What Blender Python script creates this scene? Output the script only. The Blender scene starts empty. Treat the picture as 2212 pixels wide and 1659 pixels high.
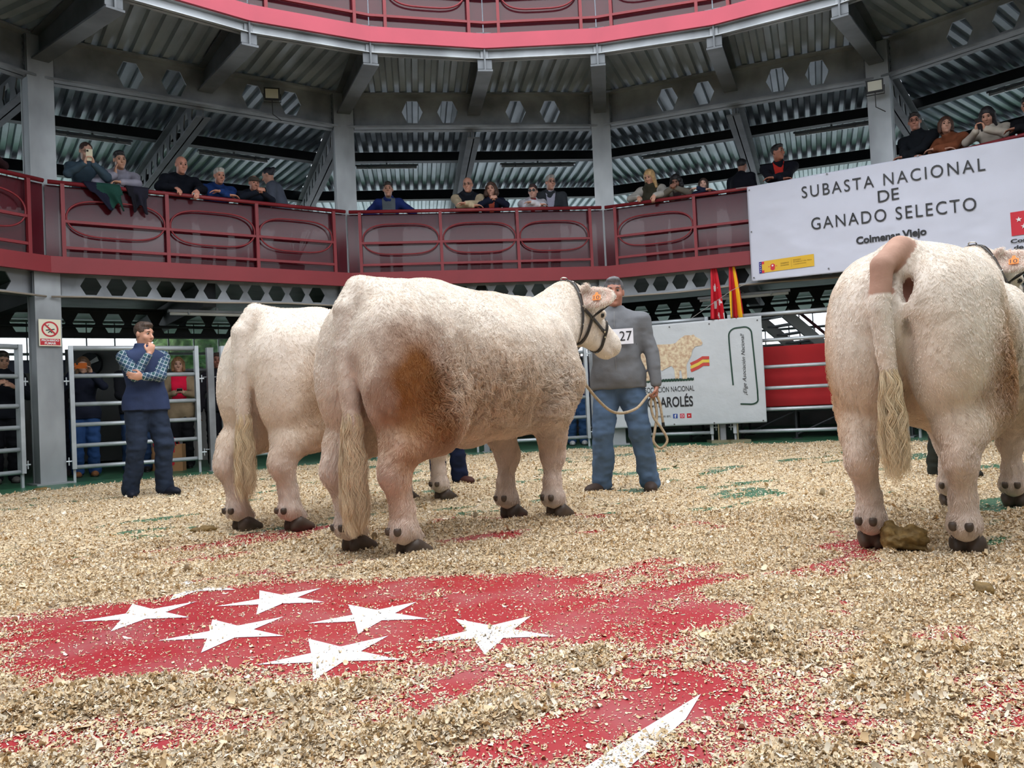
import bpy, bmesh, math, random
import numpy as np
from mathutils import Matrix, Vector
rng = np.random.default_rng(7)
random.seed(7)
SC = bpy.context.scene
COL = SC.collection
PI = math.pi

# ------------------------------------------------------------------ camera, sky, exposure
F_PX, PITCH, ROLL, CAM_H = 1733.9, 0.024, -0.047, 0.74
cam_d = bpy.data.cameras.new('camera'); cam = bpy.data.objects.new('camera', cam_d); COL.objects.link(cam)
cam_d.sensor_width = 36.0; cam_d.lens = F_PX / 2212 * 36.0; cam_d.clip_end = 300; cam_d.clip_start = 0.05
_X = np.array([1., 0, 0]); _U = np.array([0, -math.sin(PITCH), math.cos(PITCH)]); _F = np.array([0, math.cos(PITCH), math.sin(PITCH)])
_r = math.cos(ROLL) * _X + math.sin(ROLL) * _U; _u = -math.sin(ROLL) * _X + math.cos(ROLL) * _U
cam.matrix_world = Matrix(((_r[0], _u[0], -_F[0], 0), (_r[1], _u[1], -_F[1], 0), (_r[2], _u[2], -_F[2], CAM_H), (0, 0, 0, 1)))
SC.camera = cam
SC.view_settings.view_transform = 'Standard'; SC.view_settings.look = 'None'
SC.view_settings.exposure = 1.66; SC.view_settings.gamma = 1.0; SC.view_settings.use_curve_mapping = False
SC.cycles.max_bounces = 6; SC.cycles.diffuse_bounces = 4; SC.cycles.glossy_bounces = 3
SC.cycles.transmission_bounces = 3; SC.cycles.transparent_max_bounces = 8
SC.cycles.use_adaptive_sampling = True; SC.cycles.adaptive_threshold = 0.02
SC.cycles.caustics_reflective = False; SC.cycles.caustics_refractive = False
W = bpy.data.worlds.new('overcast_sky'); SC.world = W; W.use_nodes = True
_n = W.node_tree.nodes; _l = W.node_tree.links; _n.clear()
_bg = _n.new('ShaderNodeBackground'); _wo = _n.new('ShaderNodeOutputWorld')
_tc = _n.new('ShaderNodeTexCoord'); _sp = _n.new('ShaderNodeSeparateXYZ'); _rp = _n.new('ShaderNodeValToRGB')
_l.new(_tc.outputs['Generated'], _sp.inputs[0]); _l.new(_sp.outputs['Z'], _rp.inputs[0])
_rp.color_ramp.elements[0].position = 0.0; _rp.color_ramp.elements[0].color = (.62, .68, .74, 1)
_rp.color_ramp.elements[1].position = 0.5; _rp.color_ramp.elements[1].color = (.93, .96, 1.0, 1)
_l.new(_rp.outputs[0], _bg.inputs[0]); _bg.inputs[1].default_value = 1.25
_l.new(_bg.outputs[0], _wo.inputs[0])

# ------------------------------------------------------------------ the ring building (metres)
S = 0.74 / 0.70
NB = 13; R = 8.031 * S; CX, CY = .542 * S, 4.143 * S; PHI = -.843; RU = 5.885 * S; ROUT = 17.0
STEP = 2 * PI / NB
def V(i, r=R, z=None):
    a = PHI + i * STEP
    p = (CX + r * math.sin(a), CY + r * math.cos(a))
    return np.array(p) if z is None else np.array([p[0], p[1], z])
BAY = float(np.linalg.norm(V(1) - V(0)))
def bay_frame(i, off=0.0, r=R):
    """origin, along-direction, outward normal of bay i"""
    a, b = V(i, r), V(i + 1, r); e = (b - a) / np.linalg.norm(b - a); n = np.array([-e[1], e[0]])
    if n @ (a - np.array([CX, CY])) < 0: n = -n
    return a + n * off, e, n
def on_bay(i, t, z, off=0.0, r=R):
    a, e, n = bay_frame(i, off, r); p = a + e * t
    return np.array([p[0], p[1], z])

# ------------------------------------------------------------------ materials
def lin(c):
    """sRGB 0-255 -> linear"""
    return tuple(((x / 255) / 12.92 if x / 255 <= .04045 else ((x / 255 + .055) / 1.055) ** 2.4) for x in c)
MATS = {}
def mat(name, col, rough=.6, metal=0., var=0., vscale=6., bump=0., bscale=40., col2=None, spec=.5, sheen=0., stretch=None, detail=4.):
    if name in MATS: return MATS[name]
    m = bpy.data.materials.new(name); m.use_nodes = True; MATS[name] = m
    nt = m.node_tree; b = nt.nodes['Principled BSDF']; L = nt.links.new
    b.inputs['Base Color'].default_value = (*col, 1); b.inputs['Roughness'].default_value = rough
    b.inputs['Metallic'].default_value = metal; b.inputs['Specular IOR Level'].default_value = spec
    if sheen: b.inputs['Sheen Weight'].default_value = sheen
    if var or col2 or bump:
        tc = nt.nodes.new('ShaderNodeTexCoord'); src = tc.outputs['Object']
        if stretch:
            mp = nt.nodes.new('ShaderNodeMapping'); mp.inputs['Scale'].default_value = stretch; L(src, mp.inputs[0]); src = mp.outputs[0]
    if var or col2:
        nz = nt.nodes.new('ShaderNodeTexNoise'); nz.inputs['Scale'].default_value = vscale; nz.inputs['Detail'].default_value = detail
        L(src, nz.inputs[0])
        rp = nt.nodes.new('ShaderNodeValToRGB'); L(nz.outputs[0], rp.inputs[0])
        c2 = col2 if col2 else tuple(min(1, c * (1 + var)) for c in col); c1 = col if col2 else tuple(c * (1 - var) for c in col)
        rp.color_ramp.elements[0].position = .35; rp.color_ramp.elements[0].color = (*c1, 1)
        rp.color_ramp.elements[1].position = .65; rp.color_ramp.elements[1].color = (*c2, 1)
        L(rp.outputs[0], b.inputs['Base Color'])
    if bump:
        n2 = nt.nodes.new('ShaderNodeTexNoise'); n2.inputs['Scale'].default_value = bscale; n2.inputs['Detail'].default_value = 5
        L(src, n2.inputs[0]); bp = nt.nodes.new('ShaderNodeBump'); bp.inputs['Strength'].default_value = bump; bp.inputs['Distance'].default_value = .01
        L(n2.outputs[0], bp.inputs['Height']); L(bp.outputs[0], b.inputs['Normal'])
    return m
def attr_mat(name, attr='col', rough=.7, spec=.3, bump=0, bscale=60, sheen=0, var=0, vscale=30):
    if name in MATS: return MATS[name]
    m = bpy.data.materials.new(name); m.use_nodes = True; MATS[name] = m
    nt = m.node_tree; b = nt.nodes['Principled BSDF']; L = nt.links.new
    a = nt.nodes.new('ShaderNodeAttribute'); a.attribute_name = attr; L(a.outputs['Color'], b.inputs['Base Color'])
    b.inputs['Roughness'].default_value = rough; b.inputs['Specular IOR Level'].default_value = spec
    if sheen: b.inputs['Sheen Weight'].default_value = sheen
    if bump:
        tc = nt.nodes.new('ShaderNodeTexCoord'); n2 = nt.nodes.new('ShaderNodeTexNoise'); n2.inputs['Scale'].default_value = bscale
        n2.inputs['Detail'].default_value = 4; L(tc.outputs['Object'], n2.inputs[0])
        bp = nt.nodes.new('ShaderNodeBump'); bp.inputs['Strength'].default_value = bump; bp.inputs['Distance'].default_value = .01
        L(n2.outputs[0], bp.inputs['Height']); L(bp.outputs[0], b.inputs['Normal'])
    return m
def glass_mat(name, tint, alpha, rough=.05, refl=1.0):
    m = bpy.data.materials.new(name); m.use_nodes = True; MATS[name] = m
    nt = m.node_tree; b = nt.nodes['Principled BSDF']
    b.inputs['Base Color'].default_value = (*tint, 1); b.inputs['Roughness'].default_value = rough
    b.inputs['Alpha'].default_value = alpha
    return m
GALV = mat('galvanised_steel', (.27, .285, .30), .48, .55, .28, 2.2, .12, 9)
GALVD = mat('aged_dark_steel', (.13, .14, .15), .55, .4, .3, 1.6, .1, 8)
DARK = mat('dark_steel', (.035, .038, .042), .6, .3, .2, 3)
COLM = mat('column_galvanised', (.33, .35, .365), .5, .45, .3, 1.5, .1, 7, stretch=(1, 1, .5))
CORR = mat('corrugated_deck_zinc', (.36, .41, .46), .45, .4, .2, 1.2)
RED = mat('red_paint', lin((128, 34, 42)), .5, 0, .08, 3)
PINKR = mat('red_fascia_paint', lin((132, 34, 42)), .5, 0, .06, 2)
SKYLIT_RED = mat('red_fascia_skylit_tint', lin((176, 62, 80)), .5, 0, .06, 2)  # fascia red made lighter and pinker: sky light and haze mixed into the colour
TINT = glass_mat('maroon_tinted_panel', lin((78, 22, 32)), .90, .12)
TUBE = mat('fence_tube_zinc', (.50, .54, .57), .38, .35, .12, 5)
BLACK = mat('black_plastic', (.012, .012, .014), .5)
WHITEP = mat('white_plastic', (.75, .75, .72), .35)

# ------------------------------------------------------------------ object helpers
def tag(o, label=None, cat=None, group=None, kind=None):
    if label: o['label'] = label
    if cat: o['category'] = cat
    if group: o['group'] = group
    if kind: o['kind'] = kind
    return o
def empty(name, loc=(0, 0, 0), rz=0.):
    o = bpy.data.objects.new(name, None); COL.objects.link(o); o.location = loc; o.rotation_euler = (0, 0, rz); o.empty_display_size = .1
    return o
def mesh_obj(name, verts, faces, m=None, parent=None, smooth=False, mats=None, midx=None, loc=None, rz=0):
    me = bpy.data.meshes.new(name)
    if isinstance(verts, np.ndarray) and isinstance(faces, np.ndarray):
        k = faces.shape[1]
        me.vertices.add(len(verts)); me.vertices.foreach_set('co', verts.astype(np.float32).ravel())
        me.loops.add(faces.size); me.loops.foreach_set('vertex_index', faces.astype(np.int32).ravel())
        me.polygons.add(len(faces)); me.polygons.foreach_set('loop_start', np.arange(0, faces.size, k, dtype=np.int32))
        me.polygons.foreach_set('loop_total', np.full(len(faces), k, dtype=np.int32))
        me.update(calc_edges=True)
    else:
        me.from_pydata([tuple(float(c) for c in v) for v in verts], [], [tuple(int(i) for i in f) for f in faces])
    if mats:
        for x in mats: me.materials.append(x)
        if midx is not None: me.polygons.foreach_set('material_index', np.asarray(midx, dtype=np.int32))
    elif m: me.materials.append(m)
    if smooth: me.polygons.foreach_set('use_smooth', np.ones(len(me.polygons), dtype=bool))
    me.update()
    o = bpy.data.objects.new(name, me); COL.objects.link(o)
    if parent: o.parent = parent
    if loc is not None: o.location = loc; o.rotation_euler = (0, 0, rz)
    return o
def copy_tree(o, parent=None):
    c = o.copy(); COL.objects.link(c); c.parent = parent
    for ch in list(o.children): copy_tree(ch, c)
    return c
class MB:
    def __init__(s): s.v = []; s.f = []; s.mi = []; s.cur = 0
    def add(s, vs, fs):
        o = len(s.v); s.v += [tuple(map(float, v)) for v in vs]; s.f += [tuple(i + o for i in f) for f in fs]; s.mi += [s.cur] * len(fs)
    def box(s, c, size, ex=(1, 0, 0), ey=None, ez=(0, 0, 1)):
        ex = np.array(ex, float); ez = np.array(ez, float); ey = np.cross(ez, ex) if ey is None else np.array(ey, float)
        c = np.array(c, float); a, b, d = [x / 2 for x in size]
        P = [c + ex * a * i + ey * b * j + ez * d * k for i in (-1, 1) for j in (-1, 1) for k in (-1, 1)]
        s.add(P, [(0, 1, 3, 2), (4, 6, 7, 5), (0, 4, 5, 1), (2, 3, 7, 6), (0, 2, 6, 4), (1, 5, 7, 3)])
    def bar(s, p, q, w, h, up=(0, 0, 1)):
        p = np.array(p, float); q = np.array(q, float); d = q - p; L = np.linalg.norm(d); d /= L
        up = np.array(up, float); y = np.cross(up, d); y /= max(1e-9, np.linalg.norm(y)); z = np.cross(d, y)
        s.box((p + q) / 2, (L, w, h), d, y, z)
    def tube(s, pts, r, n=8, closed=False, caps=True, flat=1.0):
        pts = [np.array(p, float) for p in pts]; N = len(pts); rs = r if hasattr(r, '__len__') else [r] * N
        ring = []; prev = None
        for i in range(N):
            a = pts[(i - 1) % N] if (closed or i > 0) else pts[i]; b = pts[(i + 1) % N] if (closed or i < N - 1) else pts[i]
            t = b - a; t /= max(1e-9, np.linalg.norm(t))
            if prev is None:
                u = np.cross(t, (0, 0, 1)) if abs(t[2]) < .9 else np.cross(t, (1, 0, 0))
            else: u = prev - t * (prev @ t)
            u /= np.linalg.norm(u); prev = u; w = np.cross(t, u)
            ring.append([pts[i] + rs[i] * (u * math.cos(k * 2 * PI / n) + w * flat * math.sin(k * 2 * PI / n)) for k in range(n)])
        V_ = [p for rr in ring for p in rr]; Fc = []
        for i in range(N if closed else N - 1):
            j = (i + 1) % N
            for k in range(n): Fc.append((i * n + k, i * n + (k + 1) % n, j * n + (k + 1) % n, j * n + k))
        if caps and not closed: Fc.append(tuple(range(n - 1, -1, -1))); Fc.append(tuple((N - 1) * n + k for k in range(n)))
        s.add(V_, Fc)
    def prism(s, poly, ex, ey, org, t):
        """extrude polygon (list of (a,b)) in plane ex,ey from origin by thickness t along ex x ey (centred)"""
        ex = np.array(ex, float); ey = np.array(ey, float); nn = np.cross(ex, ey); org = np.array(org, float); n = len(poly)
        A = [org + ex * a + ey * b + nn * t / 2 for a, b in poly]; B = [org + ex * a + ey * b - nn * t / 2 for a, b in poly]
        s.add(A + B, [tuple(range(n)), tuple(range(2 * n - 1, n - 1, -1))] + [(i, i + n, (i + 1) % n + n, (i + 1) % n) for i in range(n)])
    def build(s, name, m=None, parent=None, smooth=False, mats=None, loc=None, rz=0):
        return mesh_obj(name, s.v, s.f, m, parent, smooth, mats, s.mi if mats else None, loc, rz)
def smooth_by_angle(o, ang=40):
    me = o.data; me.polygons.foreach_set('use_smooth', np.ones(len(me.polygons), dtype=bool))
    bm = bmesh.new(); bm.from_mesh(me)
    for e in bm.edges:
        if len(e.link_faces) == 2 and e.calc_face_angle(0) > math.radians(ang): e.smooth = False
    bm.to_mesh(me); bm.free(); return o

# text as flat mesh: returns verts (x,y), faces in em units
_TX = {}
def text_mesh(body, shear=0., bold=0., space=1.):
    key = (body, shear, bold, space)
    if key in _TX: return _TX[key]
    cu = bpy.data.curves.new('txt', 'FONT'); cu.body = body; cu.size = 1; cu.resolution_u = 4; cu.fill_mode = 'FRONT'
    cu.shear = shear; cu.offset = bold; cu.space_character = space
    o = bpy.data.objects.new('txt', cu); COL.objects.link(o)
    dg = bpy.context.evaluated_depsgraph_get(); me = bpy.data.meshes.new_from_object(o.evaluated_get(dg))
    v = np.array([x.co[:2] for x in me.vertices]); f = [tuple(p.vertices) for p in me.polygons]
    bpy.data.objects.remove(o); bpy.data.curves.remove(cu); bpy.data.meshes.remove(me)
    _TX[key] = (v, f); return v, f
def put_text(mb, body, x0, x1, y0, y1, place, **kw):
    """fit text in the rectangle x0..x1, y0..y1 (cap height) of the (a,b) plane; place(a,b)->3D"""
    v, f = text_mesh(body, **kw)
    lo = v.min(0); hi = v.max(0)
    P = [place(x0 + (a - lo[0]) / (hi[0] - lo[0]) * (x1 - x0), y0 + (b - lo[1]) / (hi[1] - lo[1]) * (y1 - y0)) for a, b in v]
    mb.add(P, f)
def put_poly(mb, poly, place): mb.add([place(a, b) for a, b in poly], [tuple(range(len(poly)))])
def star_poly(cx, cy, r, rot=PI / 2, inner=.40):
    return [(cx + (r if k % 2 == 0 else r * inner) * math.cos(rot + k * PI / 5), cy + (r if k % 2 == 0 else r * inner) * math.sin(rot + k * PI / 5)) for k in range(10)]
def disc(cx, cy, r, n=24, sx=1.): return [(cx + sx * r * math.cos(2 * PI * k / n), cy + r * math.sin(2 * PI * k / n)) for k in range(n)]

# value noise
_perm = rng.random((64, 64, 64)).astype(np.float32)
def vnoise(P, f=1., seed=0):
    Q = np.asarray(P, np.float32) * f + seed * 17.31 + 100; i = np.floor(Q).astype(int); t = Q - i; t = t * t * (3 - 2 * t); i &= 63; j = (i + 1) & 63
    x0, y0, z0 = i[..., 0], i[..., 1], i[..., 2]; x1, y1, z1 = j[..., 0], j[..., 1], j[..., 2]; a, b, c = t[..., 0], t[..., 1], t[..., 2]
    p = _perm
    return ((p[x0, y0, z0] * (1 - a) + p[x1, y0, z0] * a) * (1 - b) + (p[x0, y1, z0] * (1 - a) + p[x1, y1, z0] * a) * b) * (1 - c) + \
           ((p[x0, y0, z1] * (1 - a) + p[x1, y0, z1] * a) * (1 - b) + (p[x0, y1, z1] * (1 - a) + p[x1, y1, z1] * a) * b) * c
def fbm(P, f=1., oct=3, seed=0):
    s = 0; a = .5; tot = 0
    for k in range(oct): s = s + a * vnoise(P, f * 2 ** k, seed + k); tot += a; a *= .5
    return s / tot

# ------------------------------------------------------------------ signed-distance modelling for bodies
class SDF:
    def __init__(s, lo, hi, h):
        s.lo = np.array(lo, np.float32); s.h = h; s.n = np.ceil((np.array(hi) - s.lo) / h).astype(int) + 1
        s.G = np.full(s.n, .3, np.float32)
    def _block(s, lo, hi, m):
        a = np.clip(np.floor((np.array(lo) - m - s.lo) / s.h).astype(int), 0, s.n); b = np.clip(np.ceil((np.array(hi) + m - s.lo) / s.h).astype(int) + 1, 0, s.n)
        if np.any(b <= a): return None, None
        sl = tuple(slice(x, y) for x, y in zip(a, b))
        P = [s.lo[k] + s.h * np.arange(a[k], b[k], dtype=np.float32) for k in range(3)]
        return sl, np.meshgrid(*P, indexing='ij', sparse=True)
    def _put(s, sl, d, k, op):
        g = s.G[sl]
        if op == 'sub': d = -d; kk = np.maximum(k - np.abs(g - d), 0) / max(k, 1e-6); s.G[sl] = np.maximum(g, d) + kk * kk * k * .25
        else: kk = np.maximum(k - np.abs(g - d), 0) / max(k, 1e-6); s.G[sl] = np.minimum(g, d) - kk * kk * k * .25
    def ell(s, c, r, k=.03, rot=None, op='add'):
        c = np.array(c, float); r = np.array(r, float); m = max(r)
        e = r if rot is None else np.array([m, m, m])
        sl, P = s._block(c - e, c + e, k + .02)
        if sl is None: return s
        x, y, z = [p - q for p, q in zip(P, c)]
        if rot is not None:
            Rm = np.array(rot); x, y, z = [Rm[0, i] * x + Rm[1, i] * y + Rm[2, i] * z for i in range(3)]
        k0 = np.sqrt((x / r[0]) ** 2 + (y / r[1]) ** 2 + (z / r[2]) ** 2); k1 = np.sqrt((x / r[0] ** 2) ** 2 + (y / r[1] ** 2) ** 2 + (z / r[2] ** 2) ** 2)
        s._put(sl, (k0 * (k0 - 1) / np.maximum(k1, 1e-6)).astype(np.float32), k, op); return s
    def cone(s, a, b, ra, rb, k=.02, op='add', sy=None):
        """tapered capsule; sy=(axis,scale) squashes it along a world axis about the segment"""
        a = np.array(a, float); b = np.array(b, float); m = max(ra, rb) * (max(1, sy[1]) if sy else 1)
        sl, P = s._block(np.minimum(a, b) - m, np.maximum(a, b) + m, k + .02)
        if sl is None: return s
        d = b - a; L2 = max(d @ d, 1e-9)
        x, y, z = P[0] - a[0], P[1] - a[1], P[2] - a[2]
        t = np.clip((x * d[0] + y * d[1] + z * d[2]) / L2, 0, 1)
        q = [x - t * d[0], y - t * d[1], z - t * d[2]]
        if sy: q[sy[0]] = q[sy[0]] / sy[1]
        dist = np.sqrt(q[0] ** 2 + q[1] ** 2 + q[2] ** 2) - (ra + (rb - ra) * t)
        s._put(sl, dist.astype(np.float32), k, op); return s
    def chain(s, pts, rs, k=.02, **kw):
        for i in range(len(pts) - 1): s.cone(pts[i], pts[i + 1], rs[i], rs[i + 1], k, **kw)
        return s
    def cut(s, fn):
        """keep where fn(x,y,z) < 0"""
        P = [s.lo[k] + s.h * np.arange(s.n[k], dtype=np.float32) for k in range(3)]; X = np.meshgrid(*P, indexing='ij', sparse=True)
        s.G = np.maximum(s.G, fn(*X).astype(np.float32)); return s
    def sample(s, P):
        Q = (np.asarray(P) - s.lo) / s.h; Q = np.clip(Q, 0, s.n - 1.001); i = Q.astype(int); t = Q - i; G = s.G; r = 0
        for dx in (0, 1):
            for dy in (0, 1):
                for dz in (0, 1):
                    w = (t[..., 0] if dx else 1 - t[..., 0]) * (t[..., 1] if dy else 1 - t[..., 1]) * (t[..., 2] if dz else 1 - t[..., 2])
                    r = r + w * G[i[..., 0] + dx, i[..., 1] + dy, i[..., 2] + dz]
        return r
    def grad(s, P):
        P = np.asarray(P, float); e = s.h; g = np.stack([s.sample(P + d) - s.sample(P - d) for d in np.eye(3) * e], -1)
        return g / np.maximum(np.linalg.norm(g, axis=-1, keepdims=True), 1e-9)
    def march(s, c, d, far=.6, off=0.):
        """surface point seen from outside coming in along -d towards c"""
        d = np.array(d, float); d /= np.linalg.norm(d); ts = np.linspace(far, 0, 160); P = np.array(c) + ts[:, None] * d
        v = s.sample(P) - off; k = np.argmax(v < 0); return P[k] if v.min() < 0 else np.array(c)
    def mesh(s, inflate=0.):
        G = s.G - inflate; G = np.pad(G, 1, constant_values=.3); B = G < 0; lo = s.lo - s.h
        c = B[:-1, :-1, :-1].astype(np.int8)
        for d in range(1, 8): c = c + B[(d & 1):B.shape[0] - 1 + (d & 1), ((d >> 1) & 1):B.shape[1] - 1 + ((d >> 1) & 1), ((d >> 2) & 1):B.shape[2] - 1 + ((d >> 2) & 1)]
        act = (c > 0) & (c < 8); idx = np.argwhere(act); ID = np.full(act.shape, -1, np.int32); ID[act] = np.arange(len(idx))
        acc = np.zeros((len(idx), 3)); cnt = np.zeros(len(idx))
        for ax in range(3):
            o1, o2 = [k for k in range(3) if k != ax]
            for u in (0, 1):
                for v in (0, 1):
                    p = idx.copy(); p[:, o1] += u; p[:, o2] += v; q = p.copy(); q[:, ax] += 1
                    a = G[tuple(p.T)]; b = G[tuple(q.T)]; mk = (a < 0) != (b < 0); t = np.where(mk, a / np.where(mk, a - b, 1), 0)
                    pt = p.astype(float); pt[:, ax] += t; acc[mk] += pt[mk]; cnt[mk] += 1
        Vv = acc / cnt[:, None] * s.h + lo
        Fs = []
        for ax in range(3):
            o1, o2 = (ax + 1) % 3, (ax + 2) % 3
            sa = [slice(None)] * 3; sb = [slice(None)] * 3; sa[ax] = slice(0, -1); sb[ax] = slice(1, None)
            a = B[tuple(sa)]; b = B[tuple(sb)]; E = np.argwhere(a != b)
            E = E[(E[:, o1] > 0) & (E[:, o2] > 0) & (E[:, o1] < act.shape[o1]) & (E[:, o2] < act.shape[o2])]
            quad = []
            for du, dv in ((1, 1), (0, 1), (0, 0), (1, 0)):
                p = E.copy(); p[:, o1] -= du; p[:, o2] -= dv; quad.append(ID[tuple(p.T)])
            q = np.stack(quad, 1); fl = ~a[tuple(E.T)]; q[fl] = q[fl][:, ::-1]; Fs.append(q)
        Fq = np.concatenate(Fs); Fq = Fq[(Fq >= 0).all(1)]
        return Vv, Fq
    def obj(s, name, m, parent=None, inflate=0., wrinkle=0., wf=14., seed=0, colf=None, loc=None, rz=0, mats=None, midxf=None, relax=1):
        v, f = s.mesh(inflate)
        for _ in range(relax):
            a = np.zeros_like(v); n = np.zeros(len(v))
            for k in range(4):
                i, j = f[:, k], f[:, (k + 1) % 4]; np.add.at(a, i, v[j]); np.add.at(n, i, 1)
            v = v * .5 + .5 * a / np.maximum(n, 1)[:, None]
        if wrinkle:
            g = s.grad(v); w = fbm(v * np.array([1, 1, 1.6]), wf, 2, seed) - .5; w2 = fbm(v * np.array([1, 1, .5]), wf * .5, 2, seed + 5)
            v = v + g * (w * 2 * wrinkle + (np.abs(w2 - .5) * -2.5 + .3) * wrinkle)[:, None]
        o = mesh_obj(name, v, f, m, parent, True, mats, None if midxf is None else midxf(v[f].mean(1)), loc, rz)
        if colf is not None:
            c = np.ones((len(v), 4), np.float32); c[:, :3] = colf(v)
            at = o.data.color_attributes.new('col', 'FLOAT_COLOR', 'POINT'); at.data.foreach_set('color', c.ravel())
        return o

# ------------------------------------------------------------------ structure: columns, beams, decks, fascias
Z_F0, Z_F1, Z_RAIL = 2.632, 2.838, 3.775
Z_B0, Z_B1 = 5.124, 5.673
ZU0, ZU1, ZC0 = 5.455, 5.65, 5.327
BAYS = range(-4, 9)
def hexa(cx, cz, a, h): return [(cx - a, cz), (cx - a / 2, cz - h), (cx + a / 2, cz - h), (cx + a, cz), (cx + a / 2, cz + h), (cx - a / 2, cz + h)]
def castellated(mb, p, q, z0, z1, holes, a, h, zc, t=.02, fl=.2, ft=.025):
    """I-beam from p to q (plan points) whose web has hexagonal holes at distances `holes`"""
    p = np.array(p, float); q = np.array(q, float); L = np.linalg.norm(q - p); e = (q - p) / L; ex = (e[0], e[1], 0); org = (p[0], p[1], 0)
    ez = (0, 0, 1); xs = 0.
    for c in list(holes) + [None]:
        x1 = (c - a) if c is not None else L
        if x1 > xs + .001: mb.prism([(xs, z0), (x1, z0), (x1, z1), (xs, z1)], ex, ez, org, t)
        if c is None: break
        mb.prism([(c - a, zc), (c - a / 2, zc + h), (c + a / 2, zc + h), (c + a, zc), (c + a, z1), (c - a, z1)], ex, ez, org, t)
        mb.prism([(c - a, z0), (c + a, z0), (c + a, zc), (c + a / 2, zc - h), (c - a / 2, zc - h), (c - a, zc)], ex, ez, org, t)
        xs = c + a
    m = (p + q) / 2
    for zz in (z0 + ft / 2, z1 - ft / 2): mb.box((m[0], m[1], zz), (L, fl, ft), ex)
SIDE = {-4: 'rear', 6: 'rear', 7: 'rear', 8: 'rear', -3: 'far left', -2: 'far left', -1: 'left edge', 0: 'left', 1: 'middle', 2: 'right', 3: 'right edge', 4: 'far right', 5: 'far right'}
COLS = {-1: 'grey steel column beyond the left edge', 0: 'grey steel column bearing the no smoking sign', 1: 'grey steel column rising behind the left cow and the middle cow rump',
        2: 'grey steel column rising behind the man in the grey sweater', 3: 'grey steel column with a square floodlight above the white banner'}
for i in range(-4, 9):
    v = V(i); d = v - np.array([CX, CY]); n = d / np.linalg.norm(d); t = np.array([-n[1], n[0]])
    mb = MB(); hw, dp = .125, .26
    # H section seen from the ring as a flat flange with side plates
    c = v + n * .12
    mb.box((*(v + n * .0), 2.85), (.30, .03, 5.7), (*t, 0)); mb.box((*(v + n * .24), 2.85), (.30, .03, 5.7), (*t, 0)); mb.box((*(v + n * .12), 2.85), (.03, .24, 5.7), (*t, 0))
    for s_ in (-1, 1): mb.box((*(v + n * .12 + t * s_ * .135), 2.85), (.012, .23, 5.7), (*t, 0))
    mb.box((*(v + n * .12), .01), (.42, .4, .02), (*t, 0))
    o = mb.build('column', COLM); tag(o, COLS.get(i, 'grey steel column out of the picture'), 'column', kind='structure')
    # short bracket plates where the beams bolt on
    mb = MB()
    for s_ in (-1, 1):
        mb.box((*(v + n * .06 + t * s_ * .16), (Z_B0 + Z_B1) / 2), (.012, .12, .56), (*t, 0))
        mb.box((*(v + n * .06 + t * s_ * .16), 2.50), (.012, .12, .28), (*t, 0))
        for zz in np.linspace(Z_B0 + .05, Z_B1 - .05, 6): mb.box((*(v + n * .05 + t * s_ * .169), zz), (.012, .03, .03), (*t, 0))
    mb.build('end_plate', GALVD, o)
# tangential castellated beams on the ring, upper and lower, and the dark lines of beams further out
for i in BAYS:
    p, q = V(i, R + .12), V(i + 1, R + .12); L = np.linalg.norm(q - p)
    mb = MB(); castellated(mb, p, q, Z_B0, Z_B1, [L * k for k in (.265, .40, .665, .80)], .165, .175, 5.40, fl=.24, ft=.03)
    mid = (p + q) / 2
    o = mb.build('beam', GALV); tag(o, f'deep grey upper beam with four hexagonal holes, {SIDE[i]} bay', 'beam', 'upper ring beams', 'structure')
    mb = MB(); hs = [L / 2 + (k - 5) * .3055 for k in range(11)]
    castellated(mb, p, q, 2.36, 2.80, hs, .125, .112, 2.515, fl=.16, ft=.02)
    o = mb.build('beam', GALV); tag(o, f'light grey lower beam pierced by a row of hexagons, {SIDE[i]} bay', 'beam', 'lower ring beams', 'structure')
    for r_, z0, z1 in ((11.6, 5.50, 5.67), (14.4, 5.46, 5.67)):
        p, q = V(i, r_), V(i + 1, r_); mb = MB(); mb.bar((*p, (z0 + z1) / 2), (*q, (z0 + z1) / 2), .16, z1 - z0)
        o = mb.build('beam', DARK); tag(o, f'dark beam under the upper roof deck, {SIDE[i]} bay', 'beam', 'dark deck beams', 'structure')
    p, q = V(i, 11.6), V(i + 1, 11.6); L = np.linalg.norm(q - p); k = int((L - .4) / .43)
    mb = MB(); castellated(mb, p, q, 2.12, 2.60, [L / 2 + (j - (k - 1) / 2) * .43 for j in range(k)], .165, .155, 2.36, fl=.18)
    o = mb.build('beam', DARK); tag(o, f'black beam with hexagonal holes against the windows, {SIDE[i]} bay', 'beam', 'lower outer beams', 'structure')
    if i not in (-1, 0, 1, 2, 3): continue
    p, q = V(i, 11.3), V(i + 1, 11.3); mb = MB(); u_ = (q - p) / np.linalg.norm(q - p); p = p + u_ * .15; q = q - u_ * .15; mb.tube([(*p, 2.28), (*q, 2.28)], .025)
    o = mb.build('pipe', DARK); tag(o, f'dark pipe crossing behind the hexagonal holes, {SIDE[i]} bay', 'pipe', 'pipes under the gallery')
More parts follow.
